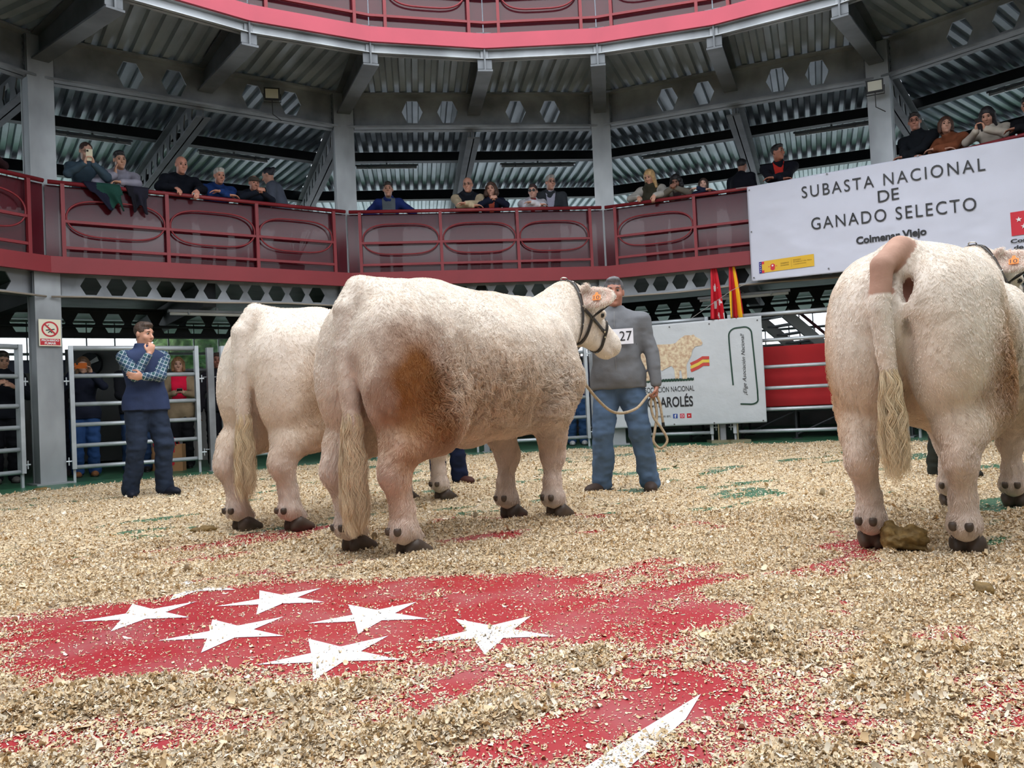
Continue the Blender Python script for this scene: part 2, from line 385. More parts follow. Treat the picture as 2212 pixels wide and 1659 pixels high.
# radial beams: tapered cantilevers over the ring and castellated ones over the gallery
for k in range(-8, 18):
    i = k / 2; a = PHI + i * STEP; u = np.array([math.sin(a), math.cos(a)]); c = np.array([CX, CY])
    corner = (k % 2 == 0); rin = RU * (1 if True else 1); rr = R if corner else R * math.cos(STEP / 2)
    p, q = c + u * (RU - .02), c + u * (rr + .1)
    mb = MB(); ex = (u[0], u[1], 0); L = np.linalg.norm(q - p)
    mb.prism([(0, 5.17), (L, 5.36), (L, 5.67), (0, 5.67)], ex, (0, 0, 1), (*p, 0), .02)
    mb.bar((*p, 5.165), (*q, 5.355), .20, .025); mb.bar((*p, 5.66), (*q, 5.66), .20, .02)
    mb.box((*(c + u * (RU + .03)), 5.27), (.02, .19, .14), ex)
    where = 'over a column' if corner else 'over the middle of a bay'
    o = mb.build('beam', GALVD); tag(o, f'short radial beam reaching in under the top balcony, {where}', 'beam', 'short radial beams', 'structure')
    q2 = c + u * 16.8; p2 = c + u * (rr + .25); L = np.linalg.norm(q2 - p2)
    mb = MB(); castellated(mb, p2, q2, 5.02, 5.50, np.arange(.5, L - .3, .52), .17, .16, 5.26, t=.018, fl=.2)
    o = mb.build('beam', GALVD); tag(o, f'long radial beam with holes running outward above the gallery, {where}', 'beam', 'long radial beams', 'structure')
    mb = MB(); mb.bar((*(c + u * (rr + .3)), 2.5), (*(c + u * 13.9), 2.5), .18, .36)
    o = mb.build('beam', DARK); tag(o, f'dark radial beam under the gallery floor, {where}', 'beam', 'gallery floor beams', 'structure')
# corrugated upper deck: one sheet per bay, ribs square to the bay edge
def deck(i, r0, r1, z, pitch=.19, hgt=.06, name='ceiling', m=CORR):
    a, e, n = bay_frame(i, 0, 1.0); c = np.array([CX, CY]); cs, tn = math.cos(STEP / 2), math.tan(STEP / 2)
    A0, A1 = r0 * cs, r1 * cs; T = r1 * math.sin(STEP / 2); prof = [(0, 0), (.42, 0), (.52, 1), (.90, 1)]
    vs, fs = [], []; k = int(T / pitch) + 1; pts = []
    for j in range(-k, k + 1):
        for u, w in prof: pts.append(((j + u) * pitch, z + w * hgt))
    pts = [p for p in pts if abs(p[0]) <= T]; ridx = []
    for t, zz in pts:
        s0 = max(A0, abs(t) / tn); p0 = c + n * s0 + e * t; p1 = c + n * A1 + e * t; vs += [(*p0, zz), (*p1, zz)]
    for j in range(len(pts) - 1): fs.append((2 * j, 2 * j + 2, 2 * j + 3, 2 * j + 1))
    o = mesh_obj(name, vs, fs, m); return o
for i in BAYS:
    o = deck(i, RU + .5, ROUT + 1.6, 5.69); tag(o, f'corrugated zinc deck overhead, {SIDE[i]} bay', 'ceiling', kind='structure')
    P = [V(i, RU + .001), V(i + .5, RU + .001), V(i + 1, RU + .001), V(i + 1, RU + .6), V(i + .5, RU + .6 ), V(i, RU + .6)]
    vs = [(*p, z) for z in (5.60, 5.64) for p in P]
    o = mesh_obj('floor', vs, [(0, 1, 4, 5), (1, 2, 3, 4), (11, 10, 7, 6), (10, 9, 8, 7), (0, 6, 7, 1), (1, 7, 8, 2), (3, 9, 10, 4), (4, 10, 11, 5)], GALVD); tag(o, f'edge slab of the top balcony, {SIDE[i]} bay', 'floor', kind='structure')
    # gallery floor
    P = [V(i, R - .10), V(i + 1, R - .10), V(i + 1, ROUT), V(i, ROUT)]
    vs = [(*p, z) for z in (2.70, 2.82) for p in P]
    o = mesh_obj('floor', vs, [(0, 1, 2, 3), (7, 6, 5, 4), (0, 4, 5, 1), (1, 5, 6, 2), (2, 6, 7, 3), (3, 7, 4, 0)], GALVD)
    tag(o, f'upper gallery floor slab, {SIDE[i]} bay', 'floor', kind='structure')
    # red fascia of the gallery
    def ringbox(r0, r1, z0, z1, a, b, m, name):
        A = [V(a, r0), V(b, r0), V(b, r1), V(a, r1)]; vs = [(*p, z) for z in (z0, z1) for p in A]
        return mesh_obj(name, vs, [(3, 2, 1, 0), (4, 5, 6, 7), (0, 1, 5, 4), (1, 2, 6, 5), (2, 3, 7, 6), (3, 0, 4, 7)], m)
    o = ringbox(R - .16, R - .10, Z_F0, Z_F1, i, i + 1, PINKR, 'trim_1'); tag(o, f'red fascia board edging the gallery floor, {SIDE[i]} bay', 'fascia', 'gallery fascia', 'structure')
    for h in (0, .5):
        k = i + h
        o = ringbox(RU - .04, RU, ZU0, ZU1, k, k + .5, SKYLIT_RED, 'trim_2'); tag(o, 'red fascia board edging the top balcony', 'fascia', 'top balcony fascia', 'structure')
        mb = MB(); p, q = V(k, RU + .06), V(k + .5, RU + .06)
        mb.bar((*p, (ZC0 + ZU0) / 2), (*q, (ZC0 + ZU0) / 2), .012, ZU0 - ZC0); mb.bar((*(p), ZC0 + .006), (*q, ZC0 + .006), .12, .012); mb.bar((*(p), ZU0 - .006), (*q, ZU0 - .006), .12, .012)
        o = mb.build('trim_3', COLM); tag(o, 'bright steel channel under the top balcony fascia', 'beam', 'top balcony channels', 'structure')
        mb = MB(); c0 = V(k, RU - .0); u = (c0 - [CX, CY]) / np.linalg.norm(c0 - [CX, CY])
        mb.box((*(c0 + u * .01), 5.36), (.04, .012, .2), (u[0], u[1], 0)); mb.box((*(c0 + u * .03), 5.385), (.015, .10, .11), (u[0], u[1], 0))
        mb.build('bracket', GALV, o)
# ---- gallery railings
def oval(mb, c, ex, a, b, r, n=40, ez=(0, 0, 1), pw=.55):
    pts = []
    for k in range(n):
        th = 2 * PI * k / n; cc, ss = math.cos(th), math.sin(th)
        x = a * math.copysign(abs(cc) ** pw, cc); z = b * math.copysign(abs(ss) ** 1.0, ss)
        pts.append(np.array(c) + np.array(ex) * x + np.array(ez) * z)
    mb.tube(pts, r, 6, closed=True)
RAILW = {-1: 'cut by the left picture edge', 0: 'with two coats hanging over it', 1: 'in the middle gallery bay',
         2: 'running in behind the white banner', 3: 'hidden by the white banner right end'}
def railing(i, full=True):
    a, e, n = bay_frame(i, -.127); ex = (e[0], e[1], 0)
    def P(t, z, off=0): p = a + e * t + n * off; return (p[0], p[1], z)
    rt = empty('railing', P(BAY / 2, Z_F1)); inv = np.array(rt.location)
    def put(mb, name, m, s=False):
        o = mb.build(name, m, rt, s); o.location = -rt.location; return o
    L = float(np.linalg.norm(V(i + 1, R - .127) - V(i, R - .127)))
    mb = MB(); mb.tube([P(.03, 3.775), P(L - .03, 3.775)], .027, 10); put(mb, 'top_rail', RED, True)
    ts = [.19, 1.42, 2.62, 3.78] if full else [.2]
    for t in ts:
        mb = MB(); mb.bar(P(t, Z_F1 - .02), P(t, 3.76), .045, .045, (e[0], e[1], 0)); put(mb, 'post', RED)
    for z in (3.29, 2.955):
        mb = MB(); mb.bar(P(.17, z), P(3.80, z), .035, .035); put(mb, 'mid_rail', RED)
    for k in range(3):
        if i == 2 and k > 0: break
        mb = MB(); oval(mb, P((ts[k] + ts[k + 1]) / 2, 3.345, 0), ex, (ts[k + 1] - ts[k]) / 2 - .035, .235, .012); put(mb, 'oval_hoop', RED, True)
    mb = MB(); p, q = P(.0, 3.30, .07), P(L, 3.30, .07); mb.box((np.array(p) + q) / 2, (L, .006, .90), ex); put(mb, 'tinted_panel', TINT)
    tag(rt, 'red oval-hooped railing and maroon panel ' + RAILW.get(i, 'outside the picture'), 'railing', 'gallery railings'); return rt
for i in range(-1, 4): railing(i)
def top_railing(k):
    p, q = V(k, RU - .02), V(k + .5, RU - .02); L = np.linalg.norm(q - p); e = (q - p) / L; n = np.array([-e[1], e[0]])
    def P(t, z, off=0.): w = p + e * t + n * off; return (w[0], w[1], z)
    rt = empty('railing', P(L / 2, ZU1)); 
    def put(mb, name, m, s=False): o = mb.build(name, m, rt, s); o.location = -rt.location
    for t in (.2, L - .2): mb = MB(); mb.bar(P(t, ZU1), P(t, 6.62), .04, .04, (e[0], e[1], 0)); put(mb, 'post', RED)
    for z in (5.80, 6.14): mb = MB(); mb.bar(P(0, z), P(L, z), .032, .032); put(mb, 'mid_rail', RED)
    mb = MB(); mb.tube([P(0, 6.64), P(L, 6.64)], .027); put(mb, 'top_rail', RED)
    mb = MB(); oval(mb, P(L / 2, 6.19), (e[0], e[1], 0), L / 2 - .24, .235, .012); put(mb, 'oval_hoop', RED, True)
    mb = MB(); w = (np.array(P(0, 6.13, .05)) + P(L, 6.13, .05)) / 2; mb.box(w, (L, .006, .92), (e[0], e[1], 0)); put(mb, 'tinted_panel', TINT)
    tag(rt, 'red top balcony railing ' + TRW[k], 'railing', 'top balcony railings')
TRW = {0: 'at the top left, cut by the picture edge', .5: 'first facet right of the leftmost corner bracket', 1: 'facet left of the lowest middle bracket', 1.5: 'facet right of the lowest middle bracket', 2: 'facet above the floodlight-side column start', 2.5: 'last facet before the top right corner'}
TRW[2] = 'facet above the man in the grey sweater, to its right'
for k in (0, .5, 1, 1.5, 2, 2.5): top_railing(k)
# unseen high roof, added to cut side light so daylight falls through the well
for i in BAYS:
    P = [V(i, 9.3), V(i + 1, 9.3), V(i + 1, ROUT), V(i, ROUT)]
    vs = [(*p, 9.0) for p in P] + [(*p, 9.1) for p in P]
    o = mesh_obj('ceiling', vs, [(0, 1, 2, 3), (7, 6, 5, 4), (0, 4, 5, 1), (1, 5, 6, 2), (2, 6, 7, 3), (3, 7, 4, 0)], CORR); tag(o, f'unseen roof added above the top balcony to limit side light, {SIDE[i]} bay', 'ceiling', kind='structure')
# ---- outer facade: lower panels, glazed band
FROST = mat('frosted_glazing', (.9, .93, .96), .2); _b = FROST.node_tree.nodes['Principled BSDF']; _b.inputs['Alpha'].default_value = .22
FROST2 = mat('clear_glazing', (.9, .95, .96), .05); FROST2.node_tree.nodes['Principled BSDF'].inputs['Alpha'].default_value = .08
LILAC = mat('lilac_wall_panel', lin((112, 116, 140)), .6, 0, .06, 2); CONC = mat('concrete_wall', (.22, .22, .21), .8, 0, .2, 2, .2, 20)
MULL = mat('mullion_grey', (.6, .63, .66), .5)
wn = 1
RWIN = 14.2
for i in BAYS:
    L = float(np.linalg.norm(V(i + 1, RWIN) - V(i, RWIN)))
    mb = MB(); a, e, n = bay_frame(i, 0, RWIN); ex = (e[0], e[1], 0)
    def P(t, z): p = a + e * t; return (p[0], p[1], z)
    mb.box(np.array(P(L / 2, .85)), (L, .15, 1.7), ex); mb.cur = 1
    lo = .9
    mb.box(np.array(P(L * .18, 1.82)), (L * .25, .14, .24), ex); mb.cur = 0
    o = mb.build('wall_back', mats=[CONC, LILAC]); tag(o, f'low outer wall below the windows, {SIDE[i]} bay', 'wall', kind='structure')
    mb = MB()
    for k in range(15): mb.box(P(L * k / 14, 2.19), (.022, .05, .98), ex)
    for z in (1.72, 2.05, 2.66): mb.box(P(L / 2, z), (L, .05, .05), ex)
    fr = mb.build(f'window_{wn}', MULL); wn += 1
    tag(fr, f'long glazed band with grey mullions along the outer wall, {SIDE[i]} bay', 'window', kind='structure')
    mb = MB(); mb.box(P(L / 2, 2.36), (L, .01, .6), ex); mb.build('frosted_pane', FROST, fr)
    mb = MB(); mb.box(P(L / 2, 1.88), (L, .01, .33), ex); mb.build('pane', FROST2, fr)
    a, e, n = bay_frame(i, 0, ROUT); L = float(np.linalg.norm(V(i + 1, ROUT) - V(i, ROUT)))
    mb = MB(); mb.box(P(L / 2, 3.22), (L, .12, .85), ex); o = mb.build('wall_back', CONC); tag(o, f'upper outer wall parapet, {SIDE[i]} bay', 'wall', kind='structure')

# ------------------------------------------------------------------ floor, paint, shavings
GREEN = lin((52, 104, 74)); REDF = lin((160, 32, 42))
FCX, FCY, FRR = -.45, 2.85, 2.55
fm = bpy.data.materials.new('painted_arena_floor'); fm.use_nodes = True; nt = fm.node_tree; Lk = nt.links.new; B_ = nt.nodes['Principled BSDF']
B_.inputs['Roughness'].default_value = .38
tc = nt.nodes.new('ShaderNodeTexCoord'); mp = nt.nodes.new('ShaderNodeMapping'); mp.inputs['Location'].default_value = (-FCX, -FCY, 0); Lk(tc.outputs['Object'], mp.inputs[0])
ln = nt.nodes.new('ShaderNodeVectorMath'); ln.operation = 'LENGTH'; Lk(mp.outputs[0], ln.inputs[0])
cm = nt.nodes.new('ShaderNodeMath'); cm.operation = 'GREATER_THAN'; cm.inputs[1].default_value = FRR; Lk(ln.outputs['Value'], cm.inputs[0])
nz = nt.nodes.new('ShaderNodeTexNoise'); nz.inputs['Scale'].default_value = 3; nz.inputs['Detail'].default_value = 8; Lk(tc.outputs['Object'], nz.inputs[0])
def mixc(a, b, f):
    m = nt.nodes.new('ShaderNodeMix'); m.data_type = 'RGBA'
    for s_, v in ((m.inputs[6], a), (m.inputs[7], b)):
        if isinstance(v, tuple): s_.default_value = (*v, 1)
        else: Lk(v, s_)
    Lk(f, m.inputs[0]); return m.outputs[2]
rp = nt.nodes.new('ShaderNodeValToRGB'); Lk(nz.outputs[0], rp.inputs[0]); rp.color_ramp.elements[0].position = .45; rp.color_ramp.elements[1].position = .75
redv = mixc(REDF, tuple(c * .8 + .08 for c in REDF), rp.outputs[0]); grv = mixc(GREEN, tuple(c * .8 + .05 for c in GREEN), rp.outputs[0])
Lk(mixc(redv, grv, cm.outputs[0]), B_.inputs['Base Color'])
g = 30.
fl = mesh_obj('floor', [(-g, -12, 0), (g, -12, 0), (g, 32, 0), (-g, 32, 0)], [(0, 1, 2, 3)], fm); tag(fl, 'painted red and green arena floor', 'floor', kind='structure')
STARP = mat('white_floor_paint', lin((226, 228, 232)), .45, 0, .06, 30)
for sx, sy, r_ in ((-.11, 2.62, .225), (-.58, 2.46, .225), (-1.01, 2.77, .225), (-.54, 2.90, .225), (-.98, 3.22, .225), (-1.43, 3.52, .225), (-1.45, 3.08, .225)):
    mb = MB(); put_poly(mb, star_poly(sx, sy, r_, math.radians(52), .36), lambda a, b: (a, b, .002)); mb.build('painted_star', STARP, fl)
mb = MB(); put_poly(mb, [(.43, 2.0), (.36, 1.85), (.08, 1.46), (0, 1.50), (.25, 1.80)], lambda a, b: (a, b, .002)); mb.build('painted_stripe', STARP, fl)
mb = MB(); put_poly(mb, star_poly(-1.35, 1.85, .2, 1.0), lambda a, b: (a, b, .002)); mb.build('painted_star', STARP, fl)

def shav(x, y):
    """depth of the shavings layer in metres (negative: bare paint)"""
    P = np.stack([x, y, np.zeros_like(x)], -1)
    c, s = math.cos(.6), math.sin(.6); Q = np.stack([(x * c + y * s) * .8, (-x * s + y * c) * 1.9, np.zeros_like(x)], -1)
    n1 = fbm(Q, 2.6, 4, 3) - .5; n2 = fbm(P, 9, 3, 8) - .5; n3 = fbm(P, 30, 2, 11) - .5
    e = ((x + .62) * .93 + (y - 2.85) * .2) ** 2 / 1.0 ** 2 + ((y - 2.90) * .98) ** 2 / .58 ** 2
    dish = -np.clip(1.7 - e, 0, 1.1) * .042
    e2 = (x - .30) ** 2 / .7 ** 2 + (y - 2.25) ** 2 / .42 ** 2; dish2 = -np.clip(1.15 - e2, 0, 1) * .008
    e3 = (x - 1.25) ** 2 / .6 ** 2 + (y - 2.2) ** 2 / .55 ** 2; dish3 = -np.clip(1.1 - e3, 0, 1) * .012
    ring = np.hypot(x - CX, y - CY); edge = -np.clip((ring - 7.35) / .5, 0, 1) * .10
    gy = np.exp(-((y - 5.0) ** 2) / .35) * -.002 * (x > -.5)
    far = np.clip((y - 3.1) / 1.2, 0, 1); ux, uy = (x - .18) * .86 + (y - 1.86) * .5, -(x - .18) * .5 + (y - 1.86) * .86; strip = -np.clip(1.2 - (ux / .42) ** 2 - (uy / .13) ** 2, 0, 1) * .022
    return .0035 + .008 * far + strip + n1 * .095 + n2 * .032 + n3 * .014 + dish + dish2 + dish3 + edge + gy
SHC = [lin(c) for c in ((238, 218, 186), (222, 198, 160), (204, 175, 134), (245, 233, 212), (212, 200, 178), (172, 156, 134), (232, 210, 172), (196, 161, 115))]
SHC = np.array(SHC) * .93; SHP = np.array([.22, .2, .13, .14, .11, .07, .09, .04]); SHP /= SHP.sum()
# bed: polar grid, finer toward the middle of the arena front
na, nr = 420, 460
th = np.linspace(-.95, 1.02, na); rr = 1.15 * (13.6 / 1.15) ** np.linspace(0, 1, nr)
TH, RR = np.meshgrid(th, rr, indexing='ij'); X = RR * np.sin(TH); Y = RR * np.cos(TH)
Z = shav(X, Y); Z = np.where(Z > 0, np.minimum(Z, .03 + .25 * (Z - .03)), Z) + (rng.random(Z.shape) - .5) * .006 * np.clip(RR / 4, .5, 1.5)
idx = np.arange(na * nr).reshape(na, nr)
Fq = np.stack([idx[:-1, :-1], idx[1:, :-1], idx[1:, 1:], idx[:-1, 1:]], -1).reshape(-1, 4)
zz = Z.ravel()[Fq]; Fq = Fq[zz.max(1) > 0]
bm_ = bpy.data.materials.new('wood_shavings_bed'); bm_.use_nodes = True; nt = bm_.node_tree; b = nt.nodes['Principled BSDF']; b.inputs['Roughness'].default_value = .85; b.inputs['Specular IOR Level'].default_value = .15
tc = nt.nodes.new('ShaderNodeTexCoord'); vo = nt.nodes.new('ShaderNodeTexVoronoi'); vo.inputs['Scale'].default_value = 75; nt.links.new(tc.outputs['Object'], vo.inputs[0])
rp = nt.nodes.new('ShaderNodeValToRGB'); nt.links.new(vo.outputs['Color'], rp.inputs[0]); rp.color_ramp.elements[0].position = .1; rp.color_ramp.elements[1].position = .8
rp.color_ramp.elements[0].color = (*SHC[5], 1); rp.color_ramp.elements[1].color = (*SHC[0], 1); e_ = rp.color_ramp.elements.new(.5); e_.color = (*SHC[1], 1)
nt.links.new(rp.outputs[0], b.inputs['Base Color'])
bp = nt.nodes.new('ShaderNodeBump'); bp.inputs['Strength'].default_value = .9; bp.inputs['Distance'].default_value = .012; nt.links.new(vo.outputs['Distance'], bp.inputs['Height']); nt.links.new(bp.outputs[0], b.inputs['Normal'])
used = np.unique(Fq); remap = np.full(na * nr, -1); remap[used] = np.arange(len(used)); PV = np.stack([X, Y, Z], -1).reshape(-1, 3)[used]
bed = mesh_obj('wood_shavings', PV, remap[Fq], bm_, smooth=True); tag(bed, 'pale wood shavings strewn over the painted arena floor', 'shavings', kind='stuff')
# flakes lying on the bed and on the bare paint
def flakes(n, r0, r1, size, thick_bias):
    out = []; u = rng.random(n * 4); r = np.sqrt(r0 ** 2 + u * (r1 ** 2 - r0 ** 2)) if r1 / r0 < 1.6 else r0 * (r1 / r0) ** u
    t = rng.uniform(-.75, .78, n * 4); x = r * np.sin(t); y = r * np.cos(t); z = shav(x, y)
    keep = rng.random(n * 4) < np.clip(.04 + (z + .022) / .042, (.035 + .12 * (z > -.02)) * (3 if size < .005 else 1), 1); keep &= np.hypot(x - CX, y - CY) < 8.0
    x, y, z = x[keep][:n], y[keep][:n], z[keep][:n]; n = len(x)
    zb = np.where(z > 0, np.minimum(z, .03 + .25 * (z - .03)), 0)
    L = size * np.exp(rng.normal(0, .42, n)) * np.clip(r[keep][:n] / r0, 1, 2.4) ** .5; Wd = L * rng.uniform(.3, .8, n); a = rng.uniform(0, 2 * PI, n); tilt = rng.normal(0, .38, n) * np.where(z > 0, 1, .4); tw = rng.normal(0, .35, n) * np.where(z > 0, 1, .5)
    ca, sa = np.cos(a), np.sin(a); D = np.stack([ca * np.cos(tilt), sa * np.cos(tilt), np.sin(tilt)], -1); Sd = np.stack([-sa * np.cos(tw), ca * np.cos(tw), np.sin(tw)], -1); Nn = np.cross(D, Sd)
    C = np.stack([x, y, zb + np.abs(np.sin(tilt)) * L * .4 + rng.random(n) * .006 * (z > 0) + .001], -1)
    cv = (rng.random(n) ** 2 * .45 + .05) * L
    rows = []
    for s_, w_, k_ in ((-.5, .55, 1), (-.12, 1, -.1), (.22, .9, -.1), (.5, .5, 1)):
        wj = rng.uniform(.6, 1.2, n)
        for q in (-1, 1): rows.append(C + D * (L * s_)[:, None] + Sd * (Wd * .5 * w_ * q * wj)[:, None] + Nn * (cv * k_)[:, None])
    VV = np.stack(rows, 1); VV[..., 2] = np.maximum(VV[..., 2], .0012); o = np.arange(n)[:, None] * 8
    FF = np.concatenate([np.stack([o + 2 * j, o + 2 * j + 1, o + 2 * j + 3, o + 2 * j + 2], -1).reshape(-1, 4) for j in range(3)])
    ci = rng.choice(len(SHC), n, p=SHP); Cc = SHC[ci] * rng.uniform(.8, 1.08, n)[:, None]
    return VV.reshape(-1, 3), FF, np.repeat(Cc, 8, 0)
FLM = attr_mat('wood_flake', rough=.75, spec=.2)
for n_, r0, r1, sz in ((130000, 1.25, 2.6, .0070), (210000, 2.3, 5.2, .0068), (190000, 4.6, 12.8, .0100), (170000, 1.25, 4.2, .0036)):
    v, f, c = flakes(n_, r0, r1, sz, 0)
    o = mesh_obj('wood_flakes', v, f, FLM, bed); c4 = np.ones((len(v), 4), np.float32); c4[:, :3] = np.clip(c, 0, 1)
    at = o.data.color_attributes.new('col', 'FLOAT_COLOR', 'POINT'); at.data.foreach_set('color', c4.ravel()); o['kind'] = 'stuff'

# ------------------------------------------------------------------ fences round the ring
def fence_panel(i, t0, t1, zs, label, off=0.0, group='ring fence panels', gate=False, end=.055, double=None):
    a, e, n = bay_frame(i, off); ex = (e[0], e[1], 0)
    def P(t, z, o=0.): p = a + e * t + n * o; return np.array((p[0], p[1], z))
    rt = empty('fence', P((t0 + t1) / 2, 0))
    def put(mb, name, s=False): o = mb.build(name, TUBE, rt, s); o.location = -rt.location; return o
    z0, z1 = min(zs) - .02, max(zs) + .03
    for t in (t0, t1):
        mb = MB(); mb.bar(P(t, z0), P(t, z1), .05, .095, (n[0], n[1], 0))
        put(mb, 'upright')
    for z in zs:
        mb = MB(); mb.tube([P(t0, z), P(t1, z)], .027 if z < max(zs) else .032, 12); put(mb, 'bar', True)
    for t, s_ in ((t0, -1), (t1, 1)):
        for z in (z0 + .1, z1 - .45):
            mb = MB(); mb.tube([P(t, z, -.02), P(t + s_ * .09, z, -.02)], .010, 8); mb.tube([P(t + s_ * .06, z - .05, -.02), P(t + s_ * .06, z + .05, -.02)], .008, 6); put(mb, 'hinge_pin')
        mb = MB(); mb.bar(P(t, 0.0), P(t, z0), .03, .03, ex); put(mb, 'foot')
    tag(rt, label, 'fence', group); return rt
def fence_post(i, t, h, label, w=.085, off=0.02):
    a, e, n = bay_frame(i, off); p = a + e * t; mb = MB()
    mb.box((p[0], p[1], h / 2), (w, w, h), (e[0], e[1], 0)); mb.box((p[0], p[1], .006), (w * 1.7, w * 1.7, .012), (e[0], e[1], 0)); mb.box((p[0], p[1], h + .004), (w + .006, w + .006, .008), (e[0], e[1], 0))
    for z in (.3, h - .4): mb.tube([(p[0] - e[0] * .1, p[1] - e[1] * .1, z), (p[0] + e[0] * .1, p[1] + e[1] * .1, z)], .009, 6)
    o = mb.build('fence_post', GALV); tag(o, label, 'post', 'fence posts')
ZL = (.19, .46, .725, .985, 1.345, 1.70); ZR = (.15, .47, .785, 1.10, 1.50, 1.89)
fence_panel(-1, 2.05, 3.68, ZL, 'tubular steel gate at the left edge, left of the sign column')
fence_panel(0, .235, 1.75, ZL, 'tubular steel gate behind the man in the blue vest')
fence_post(0, 1.935, 1.70, 'square grey post just left of the left cow tail')
fence_panel(0, 2.10, 3.75, ZL, 'tubular steel panel with rounded corner behind the left cow')
fence_panel(1, .30, 1.85, ZL, 'tubular steel panel hidden mostly behind the middle cow flank')
fence_post(1, 1.99, 1.72, 'square grey post behind the middle cow')
fence_panel(1, 2.13, 3.62, ZR, 'tubular steel panel between the middle cow chest and the man in grey')
fence_post(1, 3.72, 1.95, 'square grey post beside the left leg of the man in grey')
fence_panel(2, .30, 1.50, ZR, 'tubular steel panel behind the white cattle association banner')
fence_post(2, 1.66, 1.9, 'square grey post under the white cattle association banner')
fence_panel(2, 1.84, 3.72, ZR, 'tubular steel panel in front of the red cloth, left of the right cow')
fence_panel(3, .30, 1.85, ZR, 'tubular steel panel behind the right cow belly')
# ------------------------------------------------------------------ cloth banners
def ripple(a, b, amp=.018):
    P = np.stack([np.asarray(a, float) * 1., np.asarray(b, float) * 1.4, np.zeros_like(np.asarray(a, float))], -1)
    return (fbm(P, 2.2, 3, 21) - .5) * 2 * amp
def banner(name, A, E_, z0, z1, L, label, cat, amp=.02, slant=0., nx=150, nz=60, cols=None, sag=0.):
    A = np.array(A); E_ = np.array(E_); e = (E_ - A) / np.linalg.norm(E_ - A); n = np.array([e[1], -e[0]])   # n faces the ring
    def place(a, b, off=.0):
        w = ripple(a, b, amp) * min(1., 4 * min(a, L - a) + .25) + off; zz = b + slant * a
        p = A + e * a + n * w; return np.array((p[0], p[1], zz))
    vs = [place(L * i / nx, z0 + (z1 - z0) * j / nz) for i in range(nx + 1) for j in range(nz + 1)]
    fs = [(i * (nz + 1) + j, (i + 1) * (nz + 1) + j, (i + 1) * (nz + 1) + j + 1, i * (nz + 1) + j + 1) for i in range(nx) for j in range(nz)]
    o = mesh_obj(name, vs, fs, None, None, True)
    md = o.modifiers.new('thickness', 'SOLIDIFY'); md.thickness = .0015; md.offset = -1 if False else 0
    tag(o, label, cat); return o, place
CLOTH = mat('white_banner_vinyl', lin((205, 207, 222)), .5, 0, .02, 3, .9, 1.6)
INK = mat('black_print', (.012, .012, .014), .5); YEL = mat('yellow_print', lin((224, 178, 40)), .5); REDP = mat('red_print', lin((205, 30, 50)), .5)
WHP = mat('white_print', (.8, .8, .8), .5); BLUP = mat('blue_print', lin((40, 40, 130)), .5)
GRNK = mat('dark_green_print', lin((20, 60, 45)), .5)
EYE = mat('eyelet_metal', (.15, .15, .15), .4, .8)
bo, pl = banner('banner', (3.612, 11.829), (6.888, 9.388), 2.37, 3.778, 4.6, 'large white banner lettered SUBASTA NACIONAL DE GANADO SELECTO hanging from the right railing', 'banner', .020, -.0235)
bo.data.materials.append(CLOTH)
def sl(f, off=.008): return lambda a, b: f(a, b, off)
def unslant(f, k, off=.008): return lambda a, b: f(a, b - k * a, off)
mb = MB(); P_ = unslant(pl, -.0235, .015)
mb = MB(); put_text(mb, 'SUBASTA NACIONAL', .793, 3.05, 3.455, 3.62, lambda a, b: P_(a, b - .035 * (a - .8)), space=1.25); mb.build('lettering', INK, bo)
mb = MB(); put_text(mb, 'DE', 1.79, 2.05, 3.205, 3.36, P_); mb.build('lettering', INK, bo)
mb = MB(); put_text(mb, 'GANADO SELECTO', .90, 2.93, 2.985, 3.155, lambda a, b: P_(a, b - .045 * (a - .9)), space=1.2); mb.build('lettering', INK, bo)
mb = MB(); put_text(mb, 'Colmenar Viejo', 1.482, 2.349, 2.655, 2.79, lambda a, b: P_(a, b - .01 * (a - 1.5)), bold=.035); mb.build('lettering', INK, bo)
mb = MB(); put_text(mb, 'Comunidad', 3.27, 3.75, 2.42, 2.47, P_, bold=.03); mb.build('lettering', INK, bo)
mb = MB(); put_text(mb, 'de Madrid', 3.30, 3.72, 2.34, 2.39, P_, bold=.03); mb.build('lettering', INK, bo)
def rect(mb, x0, x1, y0, y1, place, n=12):
    for k in range(n):
        a, b = x0 + (x1 - x0) * k / n, x0 + (x1 - x0) * (k + 1) / n; put_poly(mb, [(a, y0), (b, y0), (b, y1), (a, y1)], place)
P4 = unslant(pl, -.0235, .010)
mb = MB(); rect(mb, .20, .91, 2.475, 2.645, P4); mb.build('yellow_panel', YEL, bo)
mb = MB(); rect(mb, .124, .165, 2.47, 2.64, P4, 1); mb.build('blue_panel', BLUP, bo)
mb = MB(); rect(mb, .165, .20, 2.47, 2.51, P4, 1); rect(mb, .165, .20, 2.60, 2.64, P4, 1); rect(mb, 3.285, 3.75, 2.51, 2.80, P4, 4)
put_poly(mb, disc(.325, 2.555, .035, 16, 1), P_); put_poly(mb, [(.29, 2.53), (.36, 2.53), (.35, 2.50), (.325, 2.49), (.30, 2.50)], P_); put_poly(mb, disc(.27, 2.55, .008, 8, 1.), P_); put_poly(mb, disc(.38, 2.55, .008, 8, 1.), P_)
mb.build('red_panel', REDP, bo)
mb = MB(); rect(mb, .165, .20, 2.51, 2.60, P4, 1); mb.build('yellow_band', YEL, bo)
mb = MB()
for k in range(5): put_poly(mb, star_poly(.143 + .006 * (k % 2), 2.50 + .028 * k, .009), P_)
for r_, ks in ((0, 4), (1, 3)):
    for k in range(ks): put_poly(mb, star_poly(3.37 + k * .10 + r_ * .05, 2.70 - r_ * .09, .035), P_)
put_poly(mb, disc(.325, 2.56, .013, 12), lambda a, b: pl(a, b + .0235 * a, .020))
